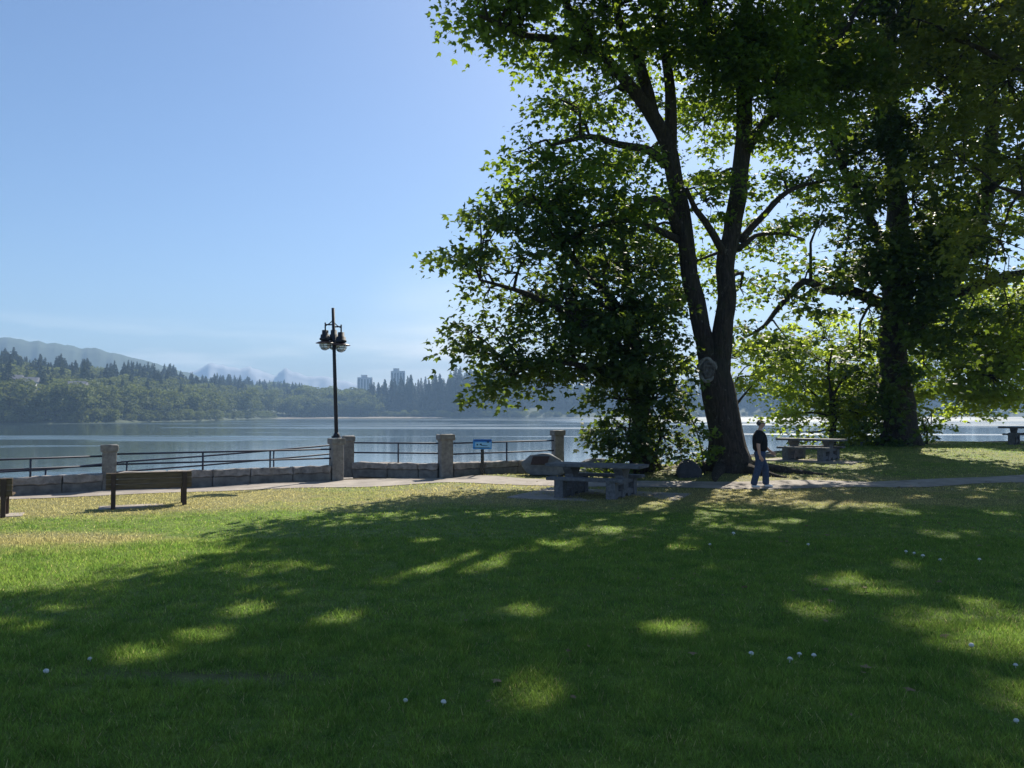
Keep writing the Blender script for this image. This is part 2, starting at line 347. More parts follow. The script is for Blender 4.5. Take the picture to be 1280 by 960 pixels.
# ------------------------------------------------------------------ trees near the camera
LP = np.array([(0,0),(-.35,.05),(-.56,.46),(-.22,.48),(0,1),(.22,.48),(.56,.46),(.35,.05)]); LT = np.array([(0,1,2),(0,2,3),(0,3,4),(0,4,5),(0,5,6),(0,6,7)])
def leaf_arrays(cen, size, out):
    """cen Nx3, out Nx3 outward direction; maple-like leaves, drooping"""
    n = len(cen); d = out+rng.normal(0, .55, (n, 3)); d[:,2] -= .45; d /= np.linalg.norm(d, axis=1)[:,None]
    up = rng.normal(0, .45, (n, 3)); up[:,2] += 1; s_ = np.cross(d, up); s_ /= np.linalg.norm(s_, axis=1)[:,None]; nn = np.cross(s_, d)
    sz = size*(.45+.85*rng.random(n))
    cu = rng.random(n)*.35
    V = cen[:,None,:]+sz[:,None,None]*(LP[None,:,0,None]*s_[:,None,:]+LP[None,:,1,None]*d[:,None,:]-(np.abs(LP[None,:,0])*1.0+LP[None,:,1]**2*.4)[:,:,None]*cu[:,None,None]*nn[:,None,:])
    F = (LT[None]+8*np.arange(n)[:,None,None]).reshape(-1, 3)
    return V.reshape(-1, 3), F
# crown leaves left out here so sun patches land on the lawn: photo px, py, half width px, half height px
SUN_GAPS = []
for gx_, gy_, ga, gb in ((345,712,70,9),(565,702,70,13),(410,770,34,9),(175,815,30,10),(25,782,55,11),(60,722,80,8),(650,868,30,6),(490,645,70,6),(640,641,60,5),(835,652,18,5),(740,662,30,4),(832,784,14,6),
   (1050,722,55,9),(1100,738,50,7),(1235,785,115,30),(1180,770,60,14),(1262,770,60,30),(1200,795,60,14),(1262,860,45,26),(1165,667,25,6),(1215,665,22,5),(1240,640,30,4),(850,685,20,4),(1060,632,70,5),(1000,605,90,4),(1120,640,40,4),(330,738,50,6),(420,655,40,5),(700,680,22,4),(530,675,25,4),(300,760,40,8),(120,700,50,5),(240,690,50,5),(480,720,30,5),(90,760,40,6),(250,790,30,7),(610,680,30,4),(780,700,26,4),(900,710,26,4),(950,660,30,4),(1130,705,24,4),(1010,760,24,6),(650,760,20,6),(1180,620,60,3),(1080,590,60,3),(1220,585,60,3),(980,650,30,3)):
    gd = CAM_Z*1000/(gy_-516); SUN_GAPS.append(((gx_-640)/1000*gd, gd, max(.3, ga*gd/1000), max(.27, gb*gd*gd/1950)))
def make_tree(name, label, cat, base, limbs, blobs, leafm, leaf=.2, dens=1.0, seed=1, spray=.75, per=34, group=None, flare=1.0, leafm2=None):
    """limbs: list of (part name, [points], [radii]); blobs: (center, (rx,ry,rz), weight)"""
    r_ = random.Random(seed); g = np.random.default_rng(seed)
    root = thing(name, label, cat, base, 0, group)
    nodes = []
    for ln, pts, rad in limbs:
        P = []; Rr = []                           # smooth the polyline
        pts = [Vector(q) for q in pts]
        for i in range(len(pts)-1):
            p0 = pts[max(i-1, 0)]; p1 = pts[i]; p2 = pts[i+1]; p3 = pts[min(i+2, len(pts)-1)]
            m_ = max(2, int((p2-p1).length/.35))
            for k in range(m_):
                t = k/m_; q = .5*((2*p1)+(p2-p0)*t+(2*p0-5*p1+4*p2-p3)*t*t+(3*p1-p0-3*p2+p3)*t**3)
                if ln != 'trunk' or i > 0: q += Vector((mnoise.noise(q*.9), mnoise.noise(q*.9+Vector((7,0,0))), 0))*.10
                P.append(q); Rr.append(rad[i]+(rad[i+1]-rad[i])*t)
        P.append(pts[-1]); Rr.append(rad[-1])
        if ln == 'trunk' and flare:
            for i, q in enumerate(P):
                hgt = q.z-base[2]; Rr[i] *= 1+.55*flare*math.exp(-max(hgt, 0)/.55)
        mb = MB(); mb.tube(P, Rr, 20 if ln == 'trunk' else 10, wob=.22 if ln == 'trunk' else .12); mb.build(ln, M['bark'], root, base)
        nodes += [(q, r) for q, r in zip(P, Rr) if r < .30]
    NP = np.array([q[:] for q, r in nodes]); br = MB(); LV = []; LF = []; LTn = []; L2 = []; off = 0
    for c, rr, wt in blobs:
        c = np.array(c, float); rr = np.array(rr, float)
        vol = rr[0]*rr[1]*rr[2]*4.19; ns = max(5, int(vol*1.45*dens*wt/(spray**2)))
        # secondary branch from nearest limb node
        dd = np.linalg.norm(NP-c, axis=1)+.6*np.clip(NP[:,2]-c[2], 0, 9); j = int(dd.argmin()); a = Vector(NP[j]); e = Vector(c)
        mid = a.lerp(e, .5)+Vector((r_.uniform(-.3, .3), r_.uniform(-.3, .3), r_.uniform(.0, .5)))
        L_ = (e-a).length; r0 = min(.11, .03+.014*L_, nodes[j][1]*.8+.01)
        path = [a, a.lerp(mid, .5)+Vector((0, 0, .1)), mid, mid.lerp(e, .5), e]
        br.tube(path, [r0, r0*.85, r0*.7, r0*.5, r0*.3], 6)
        B = np.array([p_[:] for p_ in path[1:]])
        for _ in range(ns):
            u = g.normal(0, 1, 3); u /= np.linalg.norm(u); rad_ = g.random()**.45
            sc = c+u*rr*rad_; q = B[np.linalg.norm(B-sc, axis=1).argmin()]
            od = sc-q; ol = np.linalg.norm(od)+1e-6; od = od/ol; hz = np.array([od[0], od[1], 0])+u*.3; hz[2] *= .2
            k1 = Vector(q); k2 = Vector(sc); km = k1.lerp(k2, .55)+Vector((r_.uniform(-.12, .12), r_.uniform(-.12, .12), .12*ol*.5))
            br.tube([k1, km, k2], [.022, .014, .005], 4, cap=False)
            npl = max(8, int(1.75*per*(.5+g.random()))); s3 = spray*(.6+.7*g.random())
            pc = np.clip(g.normal(0, 1, (npl, 3)), -1.7, 1.7)*np.array([.5, .5, .20])*s3; pc = pc+hz*s3*.3; pc[:,2] -= .22*(pc[:,0]**2+pc[:,1]**2)/s3
            cen = sc+pc
            gx = cen[:,0]-.447*cen[:,2]; gy = cen[:,1]-1.105*cen[:,2]; hit = np.zeros(npl, bool)
            for ex, ey, ea, eb in SUN_GAPS: hit |= ((gx-ex)/ea)**2+((gy-ey)/eb)**2 < 1.15+.9*mnoise.noise(Vector((gx[0]*2.2, gy[0]*2.2, 0)))+.6*(g.random(npl)-.5)
            kill = hit & ((cen[:,2] > CAM_Z+.50*cen[:,1]) | (g.random(npl) < .88)); cen = cen[~kill]; pc = pc[~kill]; npl = len(cen)
            if npl < 3: continue
            o_ = pc*np.array([1, 1, .3])+hz*.4; o_ /= np.linalg.norm(o_, axis=1)[:,None]+1e-6
            V_, F_ = leaf_arrays(cen, leaf, o_); LV.append(V_); LF.append(F_+off); off += len(V_)
            tb = g.random()*.5; LTn.append(np.repeat(np.clip(tb+g.random(npl)*.5, 0, 1), 8))
    print('LEAVES', name, off//8)
    br.build('branches', M['bark'], root, base)
    me = npmesh('crown', np.concatenate(LV)-np.array(base), np.concatenate(LF), 3, {'tint': np.concatenate(LTn)})
    link('crown', me, leafm, root)
    print(name, label[:30], 'leaves', off//8)
    return root
def IB(px, py, rx, ry, d, rd=None, wt=1.0):
    c = W(px, py, d); s_ = d/1000; return (c[:], (rx*s_, rd or (rx+ry)/2*s_, ry*s_), wt)

# --- tree A: the big maple with two stems
dA = 24.; bA = (W(912, 583, dA).x, dA, gzf(W(912, 583, dA).x, dA)-.15)
def LA(*pp): return [W(a, b_, c) for a, b_, c in pp]
limbsA = [
 ('trunk', [Vector(bA), W(905, 540, dA), W(897, 490, dA), W(889, 452, dA)], [.60, .46, .49, .47]),
 ('stem', LA((888,462,24.05),(877,410,24),(862,340,24),(848,250,24),(838,195,23.8),(818,150,23.5),(790,110,23.2),(752,65,22.8),(712,10,22.4),(680,-60,22),(660,-150,21.5)), [.33,.27,.265,.25,.24,.22,.18,.15,.12,.09,.05]),
 ('stem', LA((900,462,23.95),(905,400,24),(909,320,24.2),(925,230,24.5),(930,150,24.6),(928,60,24.8),(940,-60,25),(930,-200,25),(920,-330,25)), [.36,.30,.28,.27,.25,.22,.18,.13,.07]),
 ('limb', LA((836,190,23.8),(838,130,23.6),(832,70,23.5),(822,0,23.3),(815,-120,23)), [.2,.17,.15,.13,.07]),
 ('limb', LA((818,150,23.5),(800,80,23.3),(775,30,23.2),(765,-30,23),(750,-140,23)), [.18,.15,.13,.11,.06]),
 ('limb', LA((832,205,23.8),(812,188,23.2),(775,180,22.5),(735,170,21.8),(690,182,21)), [.15,.12,.10,.08,.04]),
 ('limb', LA((846,290,24),(836,262,23.5),(818,250,23),(800,256,22.5),(780,262,22)), [.17,.15,.13,.10,.05]),
 ('limb', LA((846,300,24),(820,285,23.2),(780,275,22.4),(740,285,21.6),(700,310,21)), [.12,.10,.08,.06,.03]),
 ('limb', LA((925,300,24.2),(948,275,24.6),(985,240,25),(1020,228,25.4),(1065,222,26)), [.13,.10,.08,.05,.03]),
 ('limb', LA((922,312,24.2),(945,295,24.5),(975,292,25),(1005,298,25.5)), [.09,.07,.05,.02]),
 ('limb', LA((915,330,24.2),(890,292,23.8),(870,262,23.4),(858,235,23)), [.13,.12,.09,.05]),
 ('limb', LA((930,190,24.6),(960,150,25),(1000,110,25.6),(1040,60,26.2),(1080,0,27)), [.18,.15,.13,.1,.05]),
 ('limb', LA((930,120,24.7),(900,60,24),(880,0,23),(860,-80,21.5),(840,-160,20)), [.16,.14,.12,.1,.05]),
 ('limb', LA((752,65,22.8),(700,50,21.4),(650,40,20.2),(600,20,19)), [.14,.11,.08,.04]),
]
blobsA = [IB(596,8,46,36,19.3), IB(650,28,55,45,20.2), IB(632,-30,72,45,19.8), IB(720,60,60,55,21.8), IB(700,125,38,35,21.4), IB(770,110,55,45,24,1.4,.8), IB(760,10,70,50,22.5), IB(830,40,60,60,25,1.6,.7),
 IB(655,188,48,32,20.8), IB(700,225,60,45,21.4), IB(640,240,40,30,20.6,.8,.8), IB(755,205,55,40,22.6,1.2,.8), IB(790,290,50,45,25.5,1.2,.6), IB(760,262,55,40,22.2,1.2),
 IB(880,150,45,50,26,1.4,.6), IB(870,60,60,60,23), IB(930,60,70,80,23.4), IB(960,120,55,60,24), IB(1000,50,70,70,25.4), IB(1010,160,50,45,26,1.2,.8), IB(1050,100,60,60,26.5),
 IB(880,230,38,40,26.5,1.2,.5), IB(860,330,40,40,26.5,1.2,.5), IB(925,360,30,35,26.8,1,.6), IB(960,215,40,25,25.5,.8,.6), IB(820,390,40,40,26,1.2,.7), IB(1010,225,35,18,25.5,.6,.7), IB(1050,235,40,26,26,.9,.9), IB(880,250,45,35,24,1.1,.8), IB(985,290,30,14,25.4,.5,.8), IB(810,330,40,40,25,1.1,.7), IB(940,310,40,40,26.5,1,.6), IB(720,140,45,35,22,1,.8), IB(800,190,40,30,24.5,1,.7),
 # above the frame: it is this part that shades the lawn
 IB(700,-90,120,80,21.5,2.8,.5), IB(820,-110,130,90,23,3,.5), IB(940,-120,120,100,24.5,3,.5), IB(1060,-80,100,80,26.5,2.5,.5), IB(640,-190,110,80,20.5,2.6,.5), IB(780,-240,140,90,22,3.2,.45), IB(930,-280,140,100,24,3.4,.45), IB(860,-130,100,90,18.5,2.4,.5), IB(740,-140,90,80,17.5,2.2,.5), IB(1010,-150,100,90,20,2.4,.5)]
treeA = make_tree('maple_tree', 'tall maple whose thick scarred trunk forks into two stems behind the walker', 'tree', bA, limbsA, blobsA, M['leaf'], .165, 1.65, 11)
# scar on the trunk
sc = W(885, 462, dA-.50); M['scar'] = simple('scar_wood', (.04, .037, .034), (.16, .15, .145), 11, .9, .9, .04); M['scarrim'] = simple('scar_rim', (.10, .095, .09), (.30, .29, .275), 8, .9, .9, .03)
mb = MB(); ring = []
for i in range(29):
    a_ = 2*math.pi*i/28; k = 1+.10*math.sin(a_*3+1)+.06*math.sin(a_*5); ring.append(sc+Vector((math.cos(a_)*.225*k, .10*abs(math.cos(a_))**2, math.sin(a_)*.33*k)))
mb.tube(ring, [.055*(1+.35*mnoise.noise(q*6)) for q in ring], 10, cap=False, wob=.3)
rim = mb.build('branch_scar', M['scarrim'], treeA, bA); rim['label'] = 'pale grey oval scar where a limb was cut'
bm = bmesh.new(); bmesh.ops.create_uvsphere(bm, u_segments=36, v_segments=24, radius=1)
for v in bm.verts:
    q = math.hypot(v.co.x, v.co.z); v.co = Vector((v.co.x*.23, v.co.y*.12+.05+.035*math.sin(q*16)-.08*math.exp(-(q/.3)**2)*(-1)+.04*mnoise.noise(v.co*5), v.co.z*.33))
bmesh.ops.translate(bm, vec=sc, verts=bm.verts); mb = MB(); mb.bm(bm, True); mb.build('scar_core', M['scar'], rim, bA)
# surface roots
mb = MB()
for a0, l0 in ((-.35, 2.2), (-1.1, 1.3), (-2.2, 1.6), (.3, 1.5), (3.4, 1.4)):
    pts = []; rs = []
    for i in range(7):
        t = i/6; x = bA[0]+math.cos(a0+.2*t)*(.7+l0*t); y = bA[1]+math.sin(a0+.2*t)*(.7+l0*t); pts.append((x, y, gzf(x, y)+.10*(1-t)-.02)); rs.append(.17*(1-t)+.03)
    mb.tube(pts, rs, 8, wob=.2)
mb.build('roots', M['bark'], treeA, bA)

# --- tree B: smaller dark tree leaning left over the lawn
dB = 24.4; bB = (W(808, 588, dB).x, dB, gzf(W(808, 588, dB).x, dB)-.1)
limbsB = [
 ('trunk', [Vector(bB), W(804, 540, dB), W(800, 490, dB-.2), W(795, 440, dB-.4)], [.33, .29, .27, .24]),
 ('limb', LA((796,450,24),(775,395,23.4),(752,362,22.8),(725,335,22.2),(700,290,21.6),(670,250,21)), [.2,.17,.14,.11,.08,.04]),
 ('limb', LA((797,465,24),(770,430,23),(735,412,22.2),(700,385,21.4),(660,368,20.8),(600,350,20.2)), [.16,.14,.12,.10,.07,.03]),
 ('limb', LA((795,440,24),(790,380,24),(780,320,24),(770,270,23.8)), [.17,.14,.10,.04]),
 ('limb', LA((798,480,24.1),(760,470,23),(720,455,22),(670,455,21.2),(640,470,20.8)), [.12,.1,.08,.06,.03]),
]
blobsB = [IB(578,335,28,34,20.2,.8,.9), IB(612,300,40,38,20.4), IB(612,360,38,34,20.6), IB(650,320,50,48,21), IB(620,410,42,34,20.8), IB(655,380,45,40,21.2), IB(700,300,48,45,21.8), IB(710,360,50,45,22), IB(760,330,50,45,23), IB(800,350,45,45,24,1.1,.9),
 IB(660,450,46,36,21.2), IB(620,455,30,28,20.6,.7,.8), IB(645,482,30,18,20.8,.6), IB(590,415,26,22,20.5,.6,.8), IB(600,270,26,22,20.6,.6,.7), IB(715,430,50,40,22.2), IB(770,410,50,40,23.2), IB(740,480,46,30,22.6), IB(800,460,45,40,23.6), IB(835,480,26,40,24,.8,.7), IB(690,480,35,22,21.8,.8), IB(625,270,28,26,20.6,.7,.8), IB(760,380,60,50,22.4,1.2), IB(720,400,50,40,21.4,1), IB(810,420,40,50,23,1), IB(680,260,50,36,21.4,1), IB(740,300,50,40,21.8,1), IB(590,440,22,26,20.4,.6,.8), IB(780,460,50,40,22.6,.9)]
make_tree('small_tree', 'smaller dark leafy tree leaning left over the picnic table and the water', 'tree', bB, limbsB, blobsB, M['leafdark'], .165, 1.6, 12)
blobsS = [IB(815,500,36,36,23.4,.8), IB(780,500,40,30,23.2,.8), IB(850,560,18,20,23.6,.4), IB(760,585,22,10,23.3,.4), IB(790,535,45,32,23.6,.8), IB(765,550,30,22,23.4,.6), IB(830,545,25,35,23.8,.6), IB(800,575,40,18,23.6,.7), IB(845,520,20,10,23.8,.4,.7)]
bS = (W(795,585,23.7).x, 23.7, gzf(W(795,585,23.7).x, 23.7)-.05)
make_tree('bush', 'low dark bush round the foot of the small leaning tree', 'bush', bS, [('stem', [Vector(bS), Vector(bS)+Vector((0,.05,.5)), Vector(bS)+Vector((-.2,0,1.1))], [.06,.04,.02]), ('stem', [Vector(bS)+Vector((.15,0,0)), Vector(bS)+Vector((.5,.05,.6)), Vector(bS)+Vector((.8,0,1.2))], [.05,.04,.02])], blobsS, M['leafdark'], .15, 1.5, 13, spray=.5, per=24, flare=0)
bS = (W(882,583,23).x, 23.2, gzf(W(882,583,23).x, 23.2)-.05)
make_tree('leafy_shoots', 'pale leafy shoots beside the black boulder at the maple trunk', 'bush', bS, [('stem', [Vector(bS), Vector(bS)+Vector((-.05,0,.4)), Vector(bS)+Vector((-.1,0,.9))], [.03,.02,.01])], [IB(884,548,14,16,23.1,.35,1), IB(890,568,10,12,23.1,.3,1), IB(872,536,8,7,23.1,.2,.8)], M['leaf'], .13, 2.0, 14, spray=.3, per=12, flare=0)

# --- tree C: big dark tree on the right
dC = 34.; bC = (W(1125, 560, dC).x, dC, gzf(W(1125, 560, dC).x, dC)-.15)
limbsC = [
 ('trunk', [Vector(bC), W(1124, 520, dC), W(1118, 470, dC), W(1115, 425, dC), W(1120, 360, dC)], [.66,.60,.58,.56,.48]),
 ('stem', LA((1120,380,34),(1122,300,34),(1118,200,34),(1112,100,34),(1110,0,34),(1100,-120,34)), [.55,.46,.40,.33,.25,.1]),
 ('limb', LA((1128,430,34),(1165,380,33.5),(1200,325,33),(1228,270,32.5),(1238,200,32),(1242,110,31.5),(1250,0,31)), [.42,.40,.36,.32,.27,.2,.1]),
 ('limb', LA((1140,400,33.8),(1180,372,33),(1220,358,32),(1260,345,31),(1310,335,30)), [.28,.25,.22,.17,.1]),
 ('limb', LA((1110,385,34),(1070,365,33),(1030,362,32),(1005,352,31.4),(975,382,31),(955,408,30.6),(925,425,30.2)), [.26,.22,.18,.14,.11,.08,.03]),
 ('limb', LA((1115,330,34),(1080,260,33),(1050,200,32),(1030,140,31)), [.25,.2,.14,.06]),
 ('limb', LA((1232,240,32.2),(1262,215,31),(1300,190,30)), [.18,.14,.06]),
]
blobsC = [IB(1110,330,60,60,32.5), IB(1060,300,50,50,31.5), IB(1030,260,36,32,31,1.1,.9), IB(1010,340,40,28,31,1,.8), IB(980,375,32,26,30.8,.9,.8), IB(945,425,26,20,30.4,.7,.8), IB(985,425,34,30,31.5,.9,.8),
 IB(1080,220,60,55,32), IB(1140,250,60,60,31.5), IB(1120,160,70,60,32), IB(1060,130,60,55,32), IB(1180,180,60,60,31), IB(1200,260,45,45,34,1.6,.7), IB(1150,330,50,50,31.5), IB(1150,400,50,40,31.5), IB(1090,400,50,36,32), IB(1100,60,80,60,32), IB(1180,80,70,60,31.5), IB(1240,140,60,60,33,1.8,.8), IB(1260,60,60,60,31.5),
 IB(1210,390,50,30,31.5,1.3,.7), IB(1260,380,50,32,30.5,1.3,.7), IB(1240,310,50,35,33,1.3,.6), IB(1115,470,26,30,32.8,.9,.7), IB(1110,530,22,26,33.0,.5,.7), IB(1190,430,30,26,31.5,.8,.8), IB(1155,455,24,30,32.5,.8,.8), IB(1100,560,24,16,33.1,.4), IB(1095,500,24,30,33,.6), IB(1140,350,60,60,33), IB(1170,300,50,60,32.6), IB(1250,250,50,50,33.5), IB(1075,450,34,26,32.6,.9,.8), IB(1080,330,40,50,32.4),
 IB(1060,0,90,60,32), IB(1180,-20,90,60,32), IB(1120,-110,120,80,33,3.6,.5), IB(1260,-60,90,80,31,3,.5), IB(1040,-120,90,70,32,3,.5)]
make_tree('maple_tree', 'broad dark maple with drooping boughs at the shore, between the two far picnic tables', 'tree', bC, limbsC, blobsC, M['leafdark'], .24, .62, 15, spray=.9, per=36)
# --- tree D: bronzed tree outside the right edge, its boughs hang into the frame
bD = (19.2, 24.5, gzf(19.2, 24.5)-.1)
limbsD = [('trunk', [Vector(bD), Vector((19.1, 24.5, 3)), Vector((18.8, 24.4, 7)), Vector((18.5, 24.4, 11)), Vector((18.2, 24.2, 17))], [.5,.42,.36,.28,.1]),
 ('limb', [(18.9,24.4,6), (17.6,24,7.3), (16,23.6,8.2), (14.4,23.4,8.6)], [.2,.16,.11,.04]), ('limb', [(18.6,24.4,9), (17,24,11), (15,23.6,12.3), (13,23.2,13)], [.2,.16,.11,.04]), ('limb', [(18.4,24.4,12), (16,22,14), (14,20,15)], [.16,.1,.04])]
blobsD = [IB(1250,300,55,60,24), IB(1200,200,60,45,24.5,1.3,.7), IB(1270,200,60,60,24), IB(1260,100,70,60,24), IB(1170,110,60,50,24,1.3,.8), IB(1215,20,80,60,23.6), IB(1120,20,60,50,23.5,1.3,.8),
 ((13, 20, 17), (3, 2.6, 2), .7), ((18, 22, 15), (3.5, 3, 3), .7), ((17.5, 25, 19), (3.5, 3, 2.5), .7), ((21, 24, 12), (3, 3, 3.5), .6)]
make_tree('bronze_tree', 'tree with brownish leaves whose boughs hang in from the right edge', 'tree', bD, limbsD, blobsD, M['leafbrown'], .19, .55, 16)
# --- bright shoreline trees behind
def simple_tree(name, label, cat, px, py, d, H, blobs, leafm, seed, leaf=.2, dens=.9, spray=.8, per=32, base=None):
    x = W(px, py, d).x; b_ = (x, d, (gzf(x, d) if base is None else base)-.1); v = Vector(b_)
    limbs = [('trunk', [v, v+Vector((.1, 0, H*.35)), v+Vector((-.1, .1, H*.7)), v+Vector((.1, 0, H))], [.03*H, .025*H, .016*H, .006*H])]
    for k in range(3):
        a = k*2.1+seed; limbs.append(('limb', [v+Vector((0, 0, H*.3+.1*k*H)), v+Vector((math.cos(a)*H*.15, math.sin(a)*H*.15, H*.5+.1*k*H)), v+Vector((math.cos(a)*H*.3, math.sin(a)*H*.3, H*.62+.1*k*H))], [.014*H, .01*H, .004*H]))
    return make_tree(name, label, cat, b_, limbs, blobs, leafm, leaf, dens, seed, spray=spray, per=per, flare=.3)
simple_tree('shore_tree', 'bright green young tree at the shore behind the middle picnic table', 'tree', 1040, 560, 35.5, 4.5, [IB(1005,500,34,30,36), IB(1040,520,36,30,35.8), IB(1060,470,40,36,36), IB(1020,450,36,26,36.4), IB(1080,520,26,34,36), IB(975,470,24,20,36,.7,.8), IB(1000,540,26,16,35.6,.6), IB(1085,430,30,30,36.5), IB(960,440,24,24,36.4,.8,.7), IB(1000,460,44,40,37), IB(1060,500,50,50,37), IB(1100,470,40,50,37.5), IB(985,520,24,26,36), IB(1045,545,36,16,35.8,.7), IB(1080,550,24,16,35.6,.7), IB(1030,420,50,30,37)], M['leafsunlit'], 21, .19)
simple_tree('shore_tree', 'yellow green tree overhanging the water behind the broad dark maple', 'tree', 1345, 545, 39, 7.5, [IB(1200,470,40,34,38.5), IB(1250,450,46,46,39), IB(1220,420,50,36,39), IB(1270,490,30,30,39), IB(1165,440,40,34,38.6,1.3,.8), IB(1230,500,40,24,38.6,1,.9), IB(1290,430,50,60,40), IB(1210,380,50,30,40), IB(1280,370,50,30,40), IB(1240,470,50,40,38), IB(1180,410,40,36,39), IB(1200,500,40,26,38.4,1), IB(1160,480,26,30,38.4,1), IB(1270,400,50,50,38.6)], M['leafsunlit'], 22, .21, .75)
simple_tree('sapling', 'small bright sapling low beside the right of the broad dark trunk', 'bush', 1157, 560, 34.8, 1.6, [IB(1160,525,20,18,35,.5), IB(1175,533,14,8,35,.4), IB(1150,545,14,12,34.8,.4)], M['leafsunlit'], 23, .15, 1.6, .4, 16)
simple_tree('sapling', 'green sapling right behind the fork of the tall maple trunk', 'bush', 908, 575, 29.0, 4.6, [IB(938,470,20,22,29.5,.8,.9), IB(925,445,20,24,29.5,.8,.8), IB(960,460,18,16,29.5,.6,.8), IB(850,455,20,30,29,.8,.8), IB(926,485,8,12,29,.4,.7)], M['leafsunlit'], 24, .18, .9, .6, 22)

# ------------------------------------------------------------------ far shore
def polar(px): return (px-640)/1000
SH = np.array([(-500,250),(-200,290),(0,318),(60,328),(150,365),(250,445),(330,600),(380,660),(440,690),(520,700),(600,720),(640,760),(760,820),(900,860),(1100,900),(1300,900),(1900,900)])
SKY = np.array([(-500,425),(-200,428),(0,431),(30,434),(60,441),(110,446),(160,447),(200,453),(240,460),(290,466),(350,471),(378,477),(385,482),(440,483),(455,481),(470,478),(500,473),(540,467),(600,460),(660,462),(760,468),(1000,468),(1300,470),(1900,475)])
def shore(px): return np.interp(px, SH[:,0], SH[:,1])
def skyp(px): return np.interp(px, SKY[:,0], SKY[:,1])
def top_d(px): return shore(px)*np.interp(px, [0, 350, 380, 460, 620, 2000], [1.5, 1.6, 1.12, 1.10, 1.12, 1.2])
TH = lambda px: np.interp(px, [0, 378, 385, 450, 470, 600, 2000], [20, 20, 20, 20, 29, 31, 31])
def hz_(px, d):
    s_ = shore(px); t = top_d(px); zt = CAM_Z+(516-skyp(px))*t/1000-TH(px)
    k = np.clip((d-s_)/(t-s_), 0, None); return np.where(k <= 1, WATER-.4+.9*ss(-.02, .02, k)+(zt-WATER-.5)*np.clip(k, 0, 1)**.8, zt-(k-1)*6)
pxs = np.arange(-500, 1900, 12.); ks = np.concatenate([[-.08], np.linspace(-.03, 1, 16), [1.4, 2.5]])
V = []
for k in ks:
    d = shore(pxs)+(top_d(pxs)-shore(pxs))*k; z = hz_(pxs, d) if k > -.05 else np.full(len(pxs), -4.2)
    V.append(np.stack([polar(pxs)*d, d, z], -1))
nx = len(pxs); I = np.arange(nx*len(ks)).reshape(len(ks), nx); F = np.stack([I[:-1,:-1], I[:-1,1:], I[1:,1:], I[1:,:-1]], -1)
M['far'] = simple('far_undergrowth', (.02, .035, .015), (.05, .07, .03), .1, .95, 0, 0, wc=True)
tag(link('far_shore_hills', npmesh('hills', np.concatenate(V), F, 4, None, True), M['far']), kind='structure')
# mudflat strip below the trees
V = []; Fp = []
for i, px in enumerate(np.arange(330, 566, 6.)):
    e = math.sin((px-330)/236*math.pi)**.5 if 330 < px < 566 else 0
    for dd, z in ((-34*e-1, WATER-.05), (-20*e, WATER+.5*e+.02), (4, WATER+1.3)): d = float(shore(px))+dd; V.append((polar(px)*d, d, z))
    if i: q = 3*(i-1); Fp += [(q, q+3, q+4, q+1), (q+1, q+4, q+5, q+2)]
tag(link('sandbar', npmesh('sandbar', V, Fp, 4), M['sand']), kind='structure')

def tri_cloud(cen, size, g):
    n = len(cen); a = g.normal(0, 1, (n, 3)); a /= np.linalg.norm(a, axis=1)[:,None]; b_ = np.cross(a, g.normal(0, 1, (n, 3))); b_ /= np.linalg.norm(b_, axis=1)[:,None]
    s_ = (size*(.6+.8*g.random(n)))[:,None]
    return np.stack([cen+a*s_*.6, cen-a*s_*.3+b_*s_*.5, cen-a*s_*.3-b_*s_*.5], 1)
def far_conifer(seed, H=1.0):
    g = np.random.default_rng(seed); T = []; t = []; nl = 26; wdt = .17+.05*g.random()
    for l in range(nl):
        f = (l+.5)/nl; z = .06+.94*f; R_ = wdt*(1-f)**.75*(.75+.5*g.random())+.006; nb = int(5+8*(1-f))
        for b_ in range(nb):
            a = g.random()*6.283; rr = R_*(.6+.5*g.random()); dv = np.array([math.cos(a), math.sin(a), 0]); sv = np.array([-math.sin(a), math.cos(a), 0])
            for q in range(3):
                u0 = q/3; c0 = dv*rr*u0+np.array([0, 0, z-.25*rr*u0]); c1 = dv*rr*(u0+.42)+np.array([0, 0, z-.25*rr*(u0+.42)-.01]); ww = .030*(1.2-u0)
                T.append([c0+sv*ww*.7, c1, c0-sv*ww*.7]); T.append([c0+[0, 0, .010], c1-[0, 0, .012], c0-[0, 0, .03]]); t += [g.random()]*2
    return np.array(T), np.array(t)
def far_broad(seed):
    g = np.random.default_rng(seed); cs = []; t = []
    for k in range(24):
        a = g.random()*6.283; r = .30*g.random()**.5; z = .30+.58*g.random(); sq = math.sqrt(max(0, 1-((z-.5)/.52)**2)); c = np.array([math.cos(a)*r*sq*1.2, math.sin(a)*r*sq*1.2, z])
        n = 55; u = g.normal(0, 1, (n, 3)); u /= np.linalg.norm(u, axis=1)[:,None]; s_ = .10+.06*g.random(); cs.append(c+u*s_*np.array([1, 1, .85])*(.75+.25*g.random((n, 1)))); t += [g.random()*.6+.4*x for x in g.random(n)]
    n = 160; cs.append(np.stack([g.normal(0, .17, n), g.normal(0, .17, n), g.random(n)*.45], -1)); t += list(g.random(n)*.5)
    return tri_cloud(np.concatenate(cs), .055, g), np.array(t)
CON = [far_conifer(i) for i in range(6)]; BRO = [far_broad(30+i) for i in range(6)]
